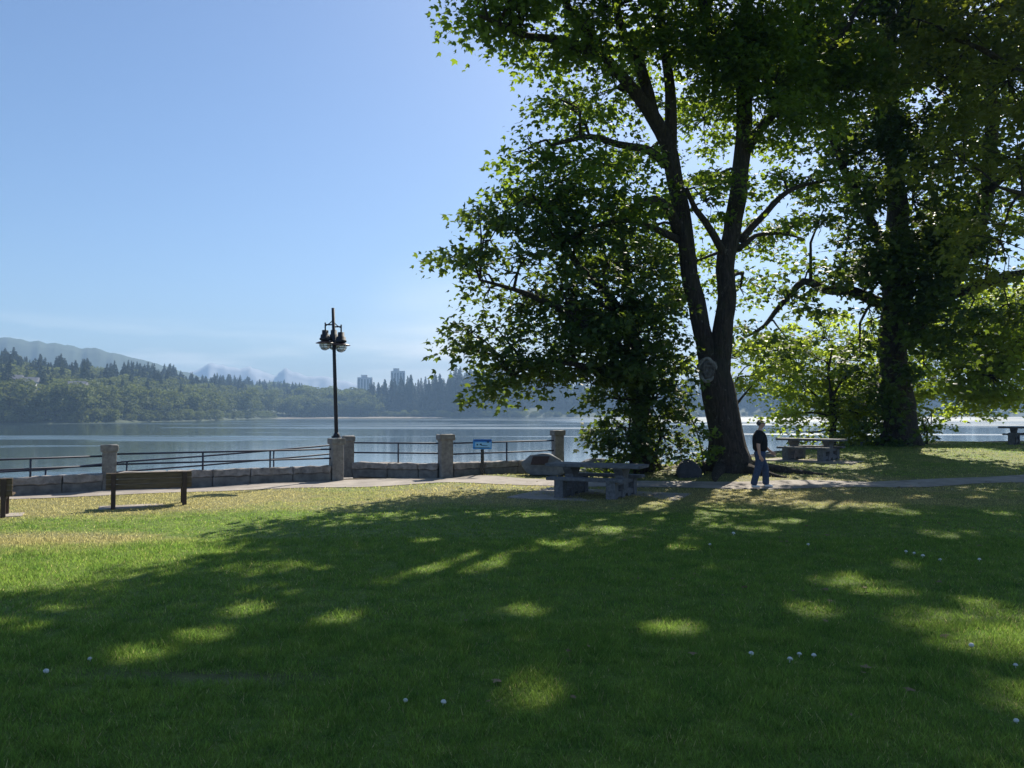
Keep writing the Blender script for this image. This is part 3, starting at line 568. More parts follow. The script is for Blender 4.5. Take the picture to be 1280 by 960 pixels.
def wood(name, label, spots, protos, m, jit=0):
    VV = []; TT = []
    for x, y, z, h, wd in spots:
        T, t = protos[int(rng.integers(len(protos)))]; a = rng.random()*6.283; ca, sa = math.cos(a), math.sin(a)
        Q = T*np.array([wd*h, wd*h, h]); Q = np.stack([Q[...,0]*ca-Q[...,1]*sa, Q[...,0]*sa+Q[...,1]*ca, Q[...,2]], -1)+np.array([x, y, z])
        VV.append(Q.reshape(-1, 3)); TT.append(np.repeat(np.clip(t*.45+rng.random()**1.5*.8-.1, 0, 1), 3))
    V = np.concatenate(VV); return tag(link(name, npmesh(name, V, np.arange(len(V)).reshape(-1, 3), 3, {'tint': np.concatenate(TT)}), m), label, 'forest', kind='stuff')
hc = []; hb = []
for i in range(1500):
    px = rng.uniform(-300, 383); k = rng.uniform(.12, 1.02)
    px_ok = px; s_ = float(shore(px)); t = float(top_d(px)); d = s_+(t-s_)*k; z = float(hz_(px, d))-.5
    con = rng.random() < (.3 if k < .40 else .80+.5*mnoise.noise(Vector((px*.03, k*2, 5))))
    (hc if con else hb).append((polar(px)*d, d, z, (rng.uniform(12, 20)*(1+.45*mnoise.noise(Vector((px*.045, 3, 0)))) if con else rng.uniform(9, 16)), rng.uniform(1.0, 1.6)*(1 if con else 1.05)))
for i in range(430):
    px = rng.uniform(380, 470); k = rng.uniform(.2, 1.); s_ = float(shore(px)); d = s_+(float(top_d(px))-s_)*k
    if i % 3 == 0: hb.append((polar(px)*d, d, float(hz_(px, d))-.5, rng.uniform(15, 21), 1.2))
for i in range(560):
    px = rng.uniform(462, 1500); k = rng.uniform(.25, 1.05); s_ = float(shore(px)); d = s_+(float(top_d(px))-s_)*k
    hc.append((polar(px)*d, d, float(hz_(px, d))-.5, rng.uniform(22, 33), rng.uniform(1.0, 1.4)))
for i in range(420):
    px = rng.uniform(-300, 1400)
    if 345 < px < 440: continue
    d = float(shore(px))*(1+rng.uniform(-.004, .012)); hb.append((polar(px)*d, d, WATER-.6, rng.uniform(4.5, 8), 1.5))
wood('hillside_conifers', 'dense dark conifer wood covering the hillside across the water', hc, CON, M['farneedle'])
wood('hillside_broadleaf_wood', 'lighter rounded broadleaf wood mixed over the hillside across the water', hb, BRO, M['farleaf'])
def single(protos, nm, m): 
    out = []
    for T, t in protos:
        V = T.reshape(-1, 3); out.append(npmesh(nm, V, np.arange(len(V)).reshape(-1, 3), 3, {'tint': np.repeat(t*.6+.35*((len(out)*7) % 3)/2, 3)})); out[-1].materials.append(m)
    return out
cm = single(CON, 'crown', M['farneedle']); bmx = single(BRO, 'crown', M['farleaf'])
tk = MB(); tk.tube([(0,0,-.02),(0,0,.3),(0,0,.8)], [.016,.012,.004], 6); tkm = tk.mesh('trunk'); tkm.materials.append(M['bark'])
def far_tree(nm, label, px, k, h, wd, meshes, grp):
    s_ = float(shore(px)); d = s_+(float(top_d(px))-s_)*k; loc = (polar(px)*d, d, float(hz_(px, d))-.3)
    o = thing(nm, label, 'tree', loc, rng.random()*6, grp); o.scale = (h*wd, h*wd, h)
    a = link('crown', meshes[int(rng.integers(len(meshes)))], None, o); link('trunk', tkm, None, o)
px = -120.
while px < 468:
    lab = ('round leafy tree on the water\'s edge left of the grey pillar' if px < 138 else 'round leafy tree at the far waterline between the left pillar and the lamp post' if px < 415 else 'round leafy tree at the far waterline just right of the lamp post')
    grp = ('far waterline trees left of the pillar' if px < 138 else 'far waterline trees before the lamp post' if px < 415 else 'far waterline trees right of the lamp post')
    far_tree('waterside_tree', lab, px, rng.uniform(.005, .07), rng.uniform(11, 17.5)*(1.25 if px > 300 else 1), rng.uniform(1.1, 1.45), bmx, grp); px += rng.uniform(9, 17)*(.75 if px > 300 else 1)
px = 462.
while px < 660:
    far_tree('tall_conifer', 'tall dark conifer of the wooded point across the water, right of the towers' if px > 508 else 'dark conifer of the wooded point standing in front of the two towers', px, rng.uniform(.1, .8), float((516-skyp(px))*shore(px)/1000+4)*rng.uniform(.78, 1.02), rng.uniform(.95, 1.3), cm, 'conifers of the wooded point' if px > 508 else 'conifers below the towers'); px += rng.uniform(4, 9)

# towers
def tower(px0, px1, pt, d, label, strips, pen):
    x0, x1 = polar(px0)*d, polar(px1)*d; zt = W(0, pt, d).z; zb = 10; wd = x1-x0
    t = thing('apartment_tower', label, 'building', ((x0+x1)/2, d, zb), R(8))
    mb = MB(); mb.box((0, 0, (zt-zb)/2), (wd, wd*.8, zt-zb)); mb.build('wall', M['tower'], t)
    mb = MB(); mb.box((pen*wd, 0, zt-zb+1.8), (wd*.42, wd*.35, 3.6)); mb.build('roof_house', M['tower'], t)
    for k in range(strips):
        x = -wd/2+wd*(k+.5)/strips; mb = MB()
        mb.box((x, -wd*.4-.06, (zt-zb)/2-1), (wd/strips*.5, .12, zt-zb-3))
        mb.build('window_column', M['towerglass'], t)
M['tower'] = simple('tower_concrete', (.42, .42, .42), (.52, .51, .50), .3, .9, 0)
M['towerglass'] = simple('tower_glazing', (.05, .06, .08), (.08, .09, .11), .5, .3, 0)
tower(447, 465.5, 472, 1100, 'lower of two pale tower blocks, nearer the lamp post', 5, -.05)
tower(488.5, 506, 464, 1050, 'taller of two pale tower blocks above the far trees', 5, -.12)
# houses on the hillside
M['housewall'] = simple('house_wall', (.5, .5, .5), (.62, .61, .6), 1, .9, 0); M['houseroof'] = simple('house_roof', (.12, .12, .14), (.2, .2, .22), 1, .8, 0)
for px, py, wd, lab in ((8, 478, 12, 'grey roofed house among trees at the far left edge of the hillside'), (33, 481, 9, 'small pale house in the trees just right of the leftmost hillside house'), (97, 486, 7, 'small white house peeping out of the trees above the left pillar')):
    d = 352+ (px > 50)*8; q = W(px, py, d); t = thing('house', lab, 'house', (q.x, d, q.z-3.2), R(15))
    mb = MB(); mb.box((0, 0, 1.5), (wd, 6, 6)); mb.build('wall', M['housewall'], t)
    mb = MB(); mb.prism([(-3.6, 4.4), (3.6, 4.4), (0, 6.6)], -wd/2-.5, wd/2+.5); mb.build('roof', M['houseroof'], t)
    for k in (-.25, .25): mb = MB(); mb.box((wd*k, -3.03, 2.8), (1.6, .1, 1.3)); mb.build('window', M['towerglass'], t)

# mountains
def mountain(name, prof, d, depth, seed, m, rough):
    prof = np.array(prof, float); pxs = np.arange(prof[0,0], prof[-1,0], 3.); V = []; ks = np.linspace(-1, 1, 15)
    for k in ks:
        dd = d+depth*k; hh = (516-np.interp(pxs, prof[:,0], prof[:,1]))*d/1000
        nn = np.array([mnoise.fractal(Vector((px/22, k*2.2, seed)), .9, 2.1, 5) for px in pxs])
        hh = hh*(1-abs(k)**1.2)+nn*rough*hh*(.25+abs(k))*(1-abs(k)**4)*1.2
        V.append(np.stack([polar(pxs)*dd, np.full(len(pxs), dd), hh-6*abs(k)], -1))
    n = len(pxs); I = np.arange(n*len(ks)).reshape(len(ks), n); F = np.stack([I[:-1,:-1], I[:-1,1:], I[1:,1:], I[1:,:-1]], -1)
    tag(link(name, npmesh(name, np.concatenate(V), F, 4, None, True), m), kind='structure')
M['mtn'] = simple('mountain_forest', (.02, .04, .02), (.045, .07, .03), .02, .95, 0, 0, wc=True)
M['mtnhazyrock'] = simple('hazy_mountain_rock', (.30, .33, .38), (.52, .54, .58), .012, .95, 0, 0, wc=True)  # peak rock painted paler towards the sky colour, distance haze put into it
mountain('mountain', [(-700,450),(-400,418),(-200,414),(0,420),(60,427),(130,437),(180,449),(222,461),(290,480),(360,500),(400,516)], 1350, 250, 3, M['mtn'], .12)
mountain('mountain_range', [(120,500),(200,476),(245,461),(262,452),(272,456),(284,457),(300,461),(312,457),(330,464),(345,468),(357,459),(366,465),(385,468),(410,471),(440,478),(520,490),(640,505),(700,516)], 2350, 220, 9, M['mtnhazyrock'], .16)

# ------------------------------------------------------------------ haze
me = bpy.data.meshes.new('haze'); bm = bmesh.new(); bmesh.ops.create_cube(bm, size=1)
bmesh.ops.scale(bm, vec=(4800, 2890, 165), verts=bm.verts); bmesh.ops.translate(bm, vec=(0, 1245, 77), verts=bm.verts); bm.to_mesh(me); bm.free()
m = bpy.data.materials.new('haze'); m.use_nodes = True; n = m.node_tree; n.nodes.clear()
pv = n.nodes.new('ShaderNodeVolumePrincipled'); pv.inputs['Color'].default_value = (.40, .63, .94, 1); pv.inputs['Density'].default_value = .00052; pv.inputs['Anisotropy'].default_value = 0
mo = n.nodes.new('ShaderNodeOutputMaterial'); n.links.new(pv.outputs[0], mo.inputs['Volume'])
tag(link('haze', me, m), 'blue morning haze over the inlet', 'haze', kind='stuff')

# ------------------------------------------------------------------ pillars, walls, rails
def rough_box(mb, c, L_, Wd, H_, ang, amp, seg=.16, seed=0):
    bm = bmesh.new(); bmesh.ops.create_cube(bm, size=1); bmesh.ops.scale(bm, vec=(L_, Wd, H_), verts=bm.verts)
    bmesh.ops.bevel(bm, geom=bm.edges[:], offset=min(.02, H_*.1), segments=1, affect='EDGES')
    long_ = [e for e in bm.edges if abs((e.verts[0].co-e.verts[1].co).normalized().x) > .9]
    bmesh.ops.subdivide_edges(bm, edges=long_, cuts=max(1, int(L_/seg)), use_grid_fill=True)
    vert_ = [e for e in bm.edges if e.calc_length() > .12 and abs((e.verts[0].co-e.verts[1].co).normalized().x) < .5]
    bmesh.ops.subdivide_edges(bm, edges=vert_, cuts=2, use_grid_fill=True)
    for v in bm.verts:
        q = v.co*5+Vector((seed*3.7, 0, 0)); v.co += Vector((mnoise.noise(q), mnoise.noise(q+Vector((9,0,0))), mnoise.noise(q+Vector((0,9,0)))))*amp
    bmesh.ops.transform(bm, matrix=Matrix.Translation(c) @ Matrix.Rotation(ang, 4, 'Z'), verts=bm.verts); mb.bm(bm)
pil = {}
def pillar(key, px, by, ty, wpx, label):
    d = CAM_Z*1000/(by-516); x = (px-640)/1000*d; h = W(px, ty, d).z; wd = wpx*d/1000
    t = thing('stone_pillar', label, 'pillar', (x, d, -.03), R({'a': 28, 'b': 30}.get(key, 20)), 'granite pillars along the promenade wall')
    mb = MB(); rough_box(mb, (0, 0, (h-.13)/2), wd, wd, h-.13, 0, .012, .2, px); mb.build('shaft', M['granite'], t)
    mb = MB(); rough_box(mb, (0, 0, h-.075), wd*1.22, wd*1.22, .17, 0, .016, .1, px+1); mb.build('capstone', M['granite'], t)
    pil[key] = (x, d, h); return t
pillar('z', -150, 630, 560, 17, 'granite pillar outside the left edge of the frame')
pillar('a', 138, 612, 555, 16, 'granite pillar behind the left wooden bench, standing alone in the long wall')
pillar('b', 421, 600, 547, 14.5, 'granite pillar carrying the dark lamp post')
pillar('c', 436, 595, 544, 12.5, 'granite pillar close behind the lamp post pillar')
pillar('d', 557, 597, 542, 16, 'granite pillar left of the blue information sign')
pillar('e', 697, 589, 537, 12.5, 'last granite pillar beside the plaque boulder')
def wall(k0, k1, label, h=.44, gap=.2):
    a = Vector(pil[k0][:2]); b_ = Vector(pil[k1][:2]); L_ = (b_-a).length; dv = (b_-a)/L_; ang = math.atan2(dv.y, dv.x)
    mid = (a+b_)/2; t = thing('stone_wall', label, 'wall', (mid.x, mid.y, 0), 0, 'low stone promenade walls')
    lo = MB(); up = MB(); s_ = gap; i = 0
    while s_ < L_-gap-.05:
        l = min(random.uniform(.95, 1.35), L_-gap-s_); 
        if L_-gap-s_-l < .4: l = L_-gap-s_
        c = a+dv*(s_+l/2); rough_box(lo, (c.x-mid.x, c.y-mid.y, .10), l-.012, .34, .29, ang, .008, .25, i); rough_box(up, (c.x-mid.x, c.y-mid.y, h-.10), l-.015, .42, .185, ang, .035, .13, i+40); s_ += l; i += 1
    lo.build('base_course', M['concrete'], t); up.build('coping', M['coping'], t)
wall('z', 'a', 'low stone wall left of the lone pillar behind the benches'); wall('a', 'b', 'long low stone wall from the lone pillar to the lamp post')
wall('c', 'd', 'short low stone wall right of the lamp post'); wall('d', 'e', 'low stone wall in shade behind the blue sign')
def railing(P, label, posts, top=.93, mid_=.62, zb=None, grp='dark metal handrails'):
    """P: list of (x,y,z0) ; rails follow it"""
    o0 = Vector(P[0]); t = thing('handrail', label, 'railing', o0, 0, grp)
    for z in (top, mid_): mb = MB(); mb.tube([Vector(p_)+Vector((0, 0, z)) for p_ in P], .024, 8); mb.build('rail', M['rail'], t, o0)
    for q, b0 in posts: mb = MB(); mb.tube([(q[0], q[1], q[2]+b0), (q[0], q[1], q[2]+top-.01)], .024, 8); mb.build('post', M['rail'], t, o0)
def between(k0, k1, fr, tops, label):
    a = Vector(pil[k0][:2]); b_ = Vector(pil[k1][:2]); dv = (b_-a).normalized(); a2 = a+dv*.15; b2 = b_-dv*.15
    P = [(a2.x, a2.y, 0), ((a2.x+b2.x)/2, (a2.y+b2.y)/2, 0), (b2.x, b2.y, 0)]
    railing(P, label, [((a.lerp(b_, f).x, a.lerp(b_, f).y, 0), .38) for f in fr], tops[0], tops[1])
between('z', 'a', (.3, .62), (.86, .62), 'two bar handrail on the wall left of the lone pillar')
between('a', 'b', (.38, .68), (.9, .64), 'two bar handrail on the wall between the lone pillar and the lamp post')
between('c', 'd', (.52,), (1.03, .73), 'two bar handrail right of the lamp post')
between('d', 'e', (.52,), (1.03, .70), 'two bar handrail behind the blue information sign')
bk = [(-140, 19.6, .27), (0, 21, .40), (59, 21.5, .43), (160, 22.4, .59), (255, 23.5, .68), (343, 24.6, .80), (414, 25.2, .93)]
P = [((a-640)/1000*d, d, z-.93) for a, d, z in bk]
railing(P, 'sloping handrail of the ramp behind the long stone wall', [(P[i], .0) for i in (0, 2, 3, 4, 5)], .93, .66)

# ------------------------------------------------------------------ lamp post
x, d, h = pil['b']; t = thing('lamp_post', 'dark lamp post with three caged lantern heads standing on a granite pillar', 'street lamp', (x, d, h))
top = W(415, 385, d).z-h; ln = -.13
def lp(z): return Vector((ln*z/top, 0, z))
mb = MB(); mb.tube([lp(0), lp(top*.5), lp(top)], [.055, .052, .045], 12); mb.build('pole', M['pole'], t)
mb = MB(); mb.box((0, 0, .02), (.24, .24, .05), bevel=.01); mb.lathe([(.10, .045), (.095, .07), (.07, .12), (.056, .14)]); mb.build('base_plate', M['pole'], t)
zb = W(415, 430, d).z-h
for a, dz, m_ in ((R(195), 0, 'pole'), (R(-12), -.06, 'pole'), (R(100), .03, 'maroon')):
    cx, cy = math.cos(a)*.235, math.sin(a)*.235; p0 = lp(zb+.5+dz); hc_ = Vector((p0.x+cx, cy, zb+dz))
    arm = MB(); arm.tube([hc_+Vector((0, 0, .62)), hc_+Vector((0, 0, .56)), hc_+Vector((0,0,.3))], .024, 6); arm.tube([lp(zb+.56+dz), hc_+Vector((0, 0, .56))], .02, 6); arm.tube([lp(zb+.70+dz), lp(zb+.62+dz).lerp(hc_+Vector((0, 0, .56)), .5), hc_+Vector((0, 0, .52))], .016, 6)
    arm.build('arm', M['pole'], t)
    hd = MB(); hd.lathe([(.035, .40), (.09, .395), (.095, .27), (.13, .265), (.135, .17), (.16, .165), (.16, .12), (.12, .09)], hc_, 20); hob = hd.build('lamp_head', M['pole'], t)
    s_ = MB(); s_.lathe([(.10, .085), (.21, .05), (.27, .02), (.27, .012), (.2, .03), (.1, .055)], hc_, 24); s_.build('shade', M['maroon'], hob)
    gl = MB(); gl.lathe([(.155, .015)]+[(.155*math.cos(q), -.17*math.sin(q)+.0) for q in np.linspace(0, 1.5, 8)], hc_, 20); gl.build('glass_bowl', M['glass'], hob)
    cg = MB()
    for q in range(4):
        aa = q*math.pi/4; cg.tube([hc_+Vector((math.cos(aa)*.17*math.cos(u), math.sin(aa)*.17*math.cos(u), -.185*math.sin(u))) for u in np.linspace(0, math.pi, 13)], .006, 5)
    for u in (.35, .8): cg.tube([hc_+Vector((math.cos(v)*.17*math.cos(u), math.sin(v)*.17*math.cos(u), -.185*math.sin(u))) for v in np.linspace(0, 2*math.pi, 17)], .006, 5)
    cg.build('wire_cage', M['pole'], hob)

# ------------------------------------------------------------------ benches
def bench(loc, rz, label):
    t = thing('park_bench', label, 'bench', loc, rz, 'wooden benches facing the water')
    for z in (.44, .545, .65):
        mb = MB(); mb.box((0, 0, z), (1.62, .045, .098), bevel=.008); mb.build('back_plank', M['wood'], t)
    mb = MB(); mb.box((0, .01, .712), (1.62, .10, .02), bevel=.004); mb.build('top_rail', M['wood'], t)
    for y in (.10, .22, .34, .46): mb = MB(); mb.box((0, y, .40), (1.62, .10, .04), bevel=.008); mb.build('seat_plank', M['wood'], t)
    for s_ in (-1, 1):
        mb = MB(); mb.box((s_*.67, -.055, .33), (.085, .06, .76), bevel=.008); mb.box((s_*.67, .21, .35), (.06, .5, .055)); mb.build('rear_post', M['post'], t)
        mb = MB(); mb.box((s_*.67, .44, .18), (.085, .06, .40), bevel=.008); mb.build('leg', M['post'], t)
    return t
b0 = bench((-7.5, 16.62, 0), R(26), 'wooden slatted bench seen from behind, whole, in front of the lone pillar')
b1 = copy_tree(b0); b1.location = (-10.12, 14.75, 0); b1['label'] = 'wooden bench cut by the left edge of the photo'
for i, (bx, by) in enumerate(((-7.6, 16.86), (-10.22, 15.0))):
    mb = MB(); mb.box((bx, by, -.012), (1.9, .62, .05), Matrix.Rotation(R(26), 4, 'Z'), .01); tag(mb.build('bench_pad', M['path']), kind='structure')

# ------------------------------------------------------------------ picnic tables
def picnic(loc, rz, label):
    t = thing('picnic_table', label, 'picnic table', loc, rz, 'grey concrete picnic tables')
    mb = MB(); mb.box((0, 0, .705), (2.32, .78, .075), bevel=.012); mb.build('table_top', M['table'], t)
    for s_ in (-1, 1):
        mb = MB(); mb.box((0, s_*.74, .425), (1.85, .32, .07), bevel=.012); mb.build('bench_seat', M['table'], t)
    for s_ in (-1, 1):
        x = s_*.62; mb = MB()
        mb.prism([(-.20, .10), (.20, .10), (.17, .36), (.20, .5), (.33, .62), (.36, .667), (-.36, .667), (-.33, .62), (-.20, .5), (-.17, .36)], x-.1, x+.1)
        mb.prism([(-.34, -.02), (-.15, -.02), (-.10, .06), (0, .092), (.10, .06), (.15, -.02), (.34, -.02), (.32, .19), (-.32, .19)], x-.115, x+.115)
        for q in (-1, 1):
            mb.prism([(q*.62, -.02), (q*.87, -.02), (q*.87, .389), (q*.60, .389)], x-.105, x+.105)
            mb.prism([(q*.3, .04), (q*.64, .04), (q*.64, .15), (q*.3, .15)], x-.09, x+.09)
            mb.prism([(q*.15, .30), (q*.64, .31), (q*.64, .388), (q*.15, .388)], x-.085, x+.085)
        bm = bmesh.new(); me = mb.mesh('support'); bm.from_mesh(me); bmesh.ops.recalc_face_normals(bm, faces=bm.faces); bm.to_mesh(me); bm.free(); link('support', me, M['table'], t)
    return t
p1 = picnic((1.99, 18.9, .012), R(-25), 'nearest grey concrete picnic table, on the pad in the middle of the lawn edge')
p2 = copy_tree(p1); p2['label'] = 'concrete picnic table between the walker and the broad dark maple'; p2.location = (W(1014,574,29).x, 29, gzf(W(1014,574,29).x, 29)+.03); p2.rotation_euler[2] = R(-40)
p3 = copy_tree(p1); p3['label'] = 'concrete picnic table cut by the right edge of the photo'; p3.location = (W(1289,558,34.2).x, 34.2, gzf(W(1289,558,34).x, 34.2)+.03); p3.rotation_euler[2] = R(-40)
def pad(cx, cy, lx, ly, rz, z): mb = MB(); mb.box((cx, cy, z-.03), (lx, ly, .08), Matrix.Rotation(rz, 4, 'Z'), .01); tag(mb.build('table_pad', M['path']), kind='structure')
pad(2.1, 18.95, 3.7, 2.6, R(-25), .0); pad(p2.location.x+.2, 29, 3.2, 2.6, R(-40), gzf(10.8, 29)); pad(p3.location.x, 34.2, 3.2, 2.6, R(-40), gzf(21.6, 34.2))

# ------------------------------------------------------------------ information sign
sx = (603-640)/1000*24.5; t = thing('information_sign', 'blue tilted information sign on a dark post in front of the wall', 'sign', (sx, 24.5, 0))
mb = MB(); mb.box((0, .05, .42), (.10, .07, .86)); mb.build('post', M['black'], t)
Rm = Matrix.Translation((0, .02, .99)) @ Matrix.Rotation(R(52), 4, 'X')
def signbox(name, x, y, w_, h_, z, m_, par, th=.004): mb = MB(); mb.box((x, y, z), (w_, h_, th)); me = mb.mesh(name); me.transform(Rm); return link(name, me, m_, par)
M['blue1'] = simple('sign_blue', (.07, .32, .75), (.08, .36, .80), 3, .4, 0); M['blue2'] = simple('sign_deep_blue', (.02, .10, .36), (.03, .12, .40), 3, .4, 0); M['blue3'] = simple('sign_pale_blue', (.30, .58, .80), (.42, .68, .86), 6, .4, 0); M['signdark'] = simple('sign_print', (.01, .03, .06), (.02, .05, .09), 6, .4, 0)
pn = signbox('panel', 0, 0, .57, .36, 0, M['blue1'], t, .02); signbox('header_band', 0, .135, .55, .07, .0125, M['blue2'], pn); signbox('picture', .02, -.04, .48, .20, .0125, M['blue3'], pn)
for a, b_, c_, e in ((-.15, -.03, .05, .05), (-.05, -.02, .06, .05), (.02, -.06, .12, .02), (.17, .07, .07, .04), (-.03, -.145, .5, .02), (.12, -.07, .08, .02)): signbox('print', a, b_, c_, e, .0165, M['signdark'], pn)

# ------------------------------------------------------------------ rocks
def rockmesh(pts, amp, seed, sub=3, sharp=.5):
    bm = bmesh.new()
    for p_ in pts: bm.verts.new(p_)
    r_ = bmesh.ops.convex_hull(bm, input=bm.verts); bmesh.ops.delete(bm, geom=[g for g in r_['geom_interior'] if isinstance(g, bmesh.types.BMVert)], context='VERTS')
    bmesh.ops.triangulate(bm, faces=bm.faces); bmesh.ops.subdivide_edges(bm, edges=bm.edges[:], cuts=sub, use_grid_fill=True)
    for i in range(2): bmesh.ops.smooth_vert(bm, verts=bm.verts, factor=sharp, use_axis_x=True, use_axis_y=True, use_axis_z=True)
    for v in bm.verts: v.co += Vector((mnoise.noise(v.co*3+Vector((seed,0,0))), mnoise.noise(v.co*3+Vector((0,seed,0))), mnoise.noise(v.co*3+Vector((0,0,seed)))))*amp+Vector((mnoise.noise(v.co*9),0,mnoise.noise(v.co*9+Vector((3,0,0)))))*amp*.4
    me = bpy.data.meshes.new('rock'); bm.to_mesh(me); bm.free(); return me
def r3(px, py, d): return W(px, py, d)
X0, D0 = (680-640)/1000*24.6, 24.6
t = thing('boulder', 'pale angular boulder with a bronze plaque beside the last pillar', 'rock', (X0, D0, 0))
fr = [(650,579),(664,569),(680,566),(690,567),(705,578),(714,588),(700,594),(672,595),(660,593)]
pts = [W(a, b_, D0-.22+(.16 if b_ < 575 else 0))-Vector((X0, D0, 0)) for a, b_ in fr]+[W(a, b_, D0+.45)-Vector((X0, D0, 0)) for a, b_ in [(658,583),(672,568),(690,568),(706,580),(712,594),(668,596)]]
rk = link('rock', rockmesh(pts, .03, 2, 3, .25), M['rock'], t); rk.scale = (1.04, 1, 1.0); rk.location.x = -.02
mb = MB(); c = W(675, 575.5, D0-.262)-Vector((X0, D0, 0)); mb.box(c, (.50, .03, .26), Matrix.Rotation(R(-24), 4, 'X')); bm_ = mb.mesh('plaque')
for v in bm_.vertices: v.co.x += (v.co.z-c.z)*.35
pq = link('plaque', bm_, M['bronze'], t)
M['rocklow'] = M['rock']
o = link('boulder', rockmesh([Vector(q) for q in ((-.8,-.3,-.1),(.75,-.3,-.1),(-.7,.4,-.1),(.8,.4,-.1),(-.45,-.15,.34),(-.1,-.1,.46),(.3,-.1,.44),(.6,-.05,.25),(-.3,.3,.42),(.4,.3,.38),(-.7,-.1,.12))], .04, 5), M['rock']); o.location = (W(745,580,25.4).x, 25.4, gzf(W(745,580,25.4).x, 25.4)); tag(o, 'low flat grey boulder between the last pillar and the nearest picnic table', 'rock')
o = link('boulder', rockmesh([Vector(q) for q in ((-.32,-.25,-.05),(.34,-.25,-.05),(-.3,.25,-.05),(.33,.25,-.05),(-.36,-.1,.2),(.38,-.1,.2),(-.22,-.12,.42),(.0,-.1,.5),(.2,-.12,.44),(.05,.2,.46),(-.2,.2,.4))], .02, 8, 3, .3), M['darkrock']); o.location = (W(860,580,22.9).x, 22.9, gzf(W(860,580,22.9).x, 22.9)+.0); tag(o, 'black rounded boulder at the foot of the tall maple', 'rock')
for i, (px, dd, s_) in enumerate(((1075, 34.6, .4), (760, 27.6, .5), (960, 30.5, .45), (985, 31.2, .35))):
    o = link('shore_stone', rockmesh([Vector(q)*s_ for q in ((-.6,-.4,-.2),(.6,-.4,-.2),(-.6,.4,-.2),(.6,.4,-.2),(-.35,-.2,.35),(.3,-.2,.4),(.1,.3,.35),(.7,0,.1))], .03, i), M['rock']); xx = (px-640)/1000*dd; o.location = (xx, dd, gzf(xx, dd)); tag(o, ['stone at the bank left of the broad dark maple', 'stone at the bank behind the low flat boulder', 'larger stone at the bank left of the middle picnic table', 'smaller stone at the bank left of the middle picnic table'][i], 'stone', 'stones along the bank')

# ------------------------------------------------------------------ mushrooms, fallen leaves
mb = MB(); mb.lathe([(.005, -.01), (.006, .012), (.005, .022)], n=8); stm = mb.mesh('stem'); stm.materials.append(M['mushroom'])
mb = MB(); mb.lathe([(.006, .018), (.024, .016), (.026, .022), (.020, .034), (.010, .041), (.001, .043)], n=14); cpm = mb.mesh('cap'); cpm.materials.append(M['mushroom'])
spots = [(935,818,'leftmost of the white mushrooms in a row on the shaded grass'),(983,824,'white mushroom just below its row on the shaded grass'),(995,817,'white mushroom in the middle of the row on the shaded grass'),(1013,818,'rightmost of the white mushrooms in a row on the shaded grass'),(64,843,'white mushroom low at the left by the bare streak'),(119,826,'white mushroom at the left a little above the bare streak'),(1208,806,'white mushroom on the sunlit grass at the right'),(1262,830,'white mushroom at the right edge below the sunlit grass'),(886,682,'single white mushroom on the lawn below the walker'),(915,669,'tiny white mushroom nearer the walker'),(1129,692,''),(1139,694,''),(1150,698,''),(1172,703,''),(1220,703,'lone small white mushroom right of the little cluster'),(1008,682,'tiny white mushroom half way between walker and cluster'),(1262,897,'tiny white mushroom at the lower right'),(508,872,'tiny white mushroom low in the middle of the lawn'),(555,876,'tiny pale mushroom right of the low middle one')]
for px, py, lab in spots:
    y = CAM_Z*1000/(py-516); x = (px-640)/1000*y; k = .8*min(1.3, .75+y*.04)*rng.uniform(.8, 1.1)
    o = thing('mushroom', lab or 'small white mushroom in the little cluster on the right of the lawn', 'mushroom', (x, y, gzf(x, y)+.015), rng.random()*6, 'white mushrooms on the lawn' if lab else 'mushroom cluster'); o.scale = (k,)*3; o.rotation_euler = (rng.uniform(-.4, .4), rng.uniform(-.4, .4), 0)
    link('stem', stm, None, o); link('cap', cpm, None, o)
n = 900; y = rng.uniform(5, 34, n); x = rng.uniform(-.1, 1, n)*y*.66; k = rng.random(n) < .25+.75*(y > 17); x, y = x[k], y[k]
cen = np.stack([x, y, gz(x, y)+.03], -1); V_, F_ = leaf_arrays(cen, .075, rng.normal(0, 1, (len(x), 3))*np.array([1, 1, .1])); 
zz = np.repeat(cen[:,2], 8); V_[:,2] = zz+(V_[:,2]-zz)*.3
tag(link('fallen_leaves', npmesh('fallen_leaves', V_, F_, 3, {'tint': np.repeat(rng.random(len(x)), 8)}), simple('dead_leaf', (.10, .06, .03), (.28, .19, .09), 5, .8, 0, wc=True)), 'scattered dry brown leaves lying on the grass and path under the trees', 'fallen leaves', kind='stuff')

# ------------------------------------------------------------------ walker
def skin(name, J, E, m_, parent, root=0, sub=2):
    """J: list of ((x,y,z), (rx,ry)); E: edges"""
    me = bpy.data.meshes.new(name); me.from_pydata([j[0] for j in J], E, []); o = bpy.data.objects.new('tmp', me); C.objects.link(o)
    md = o.modifiers.new('s', 'SKIN'); 
    for i, j in enumerate(J):
        v = me.skin_vertices[0].data[i]; r = j[1]; v.radius = (r, r) if not hasattr(r, '__len__') else r; v.use_root = (i == root)
    md.use_smooth_shade = True
    s_ = o.modifiers.new('d', 'SUBSURF'); s_.levels = sub; s_.render_levels = sub
    dg = bpy.context.evaluated_depsgraph_get(); me2 = bpy.data.meshes.new_from_object(o.evaluated_get(dg)); me2.name = name
    bpy.data.objects.remove(o); me2.materials.clear(); return link(name, me2, m_, parent)
pxw, dw = 949, 20.75; xw = (pxw-640)/1000*dw
P = thing('person', 'person in black shirt, blue jeans, white shoes and cap walking right along the path', 'person', (xw, dw, gzf(xw, dw)+.012), R(-4))
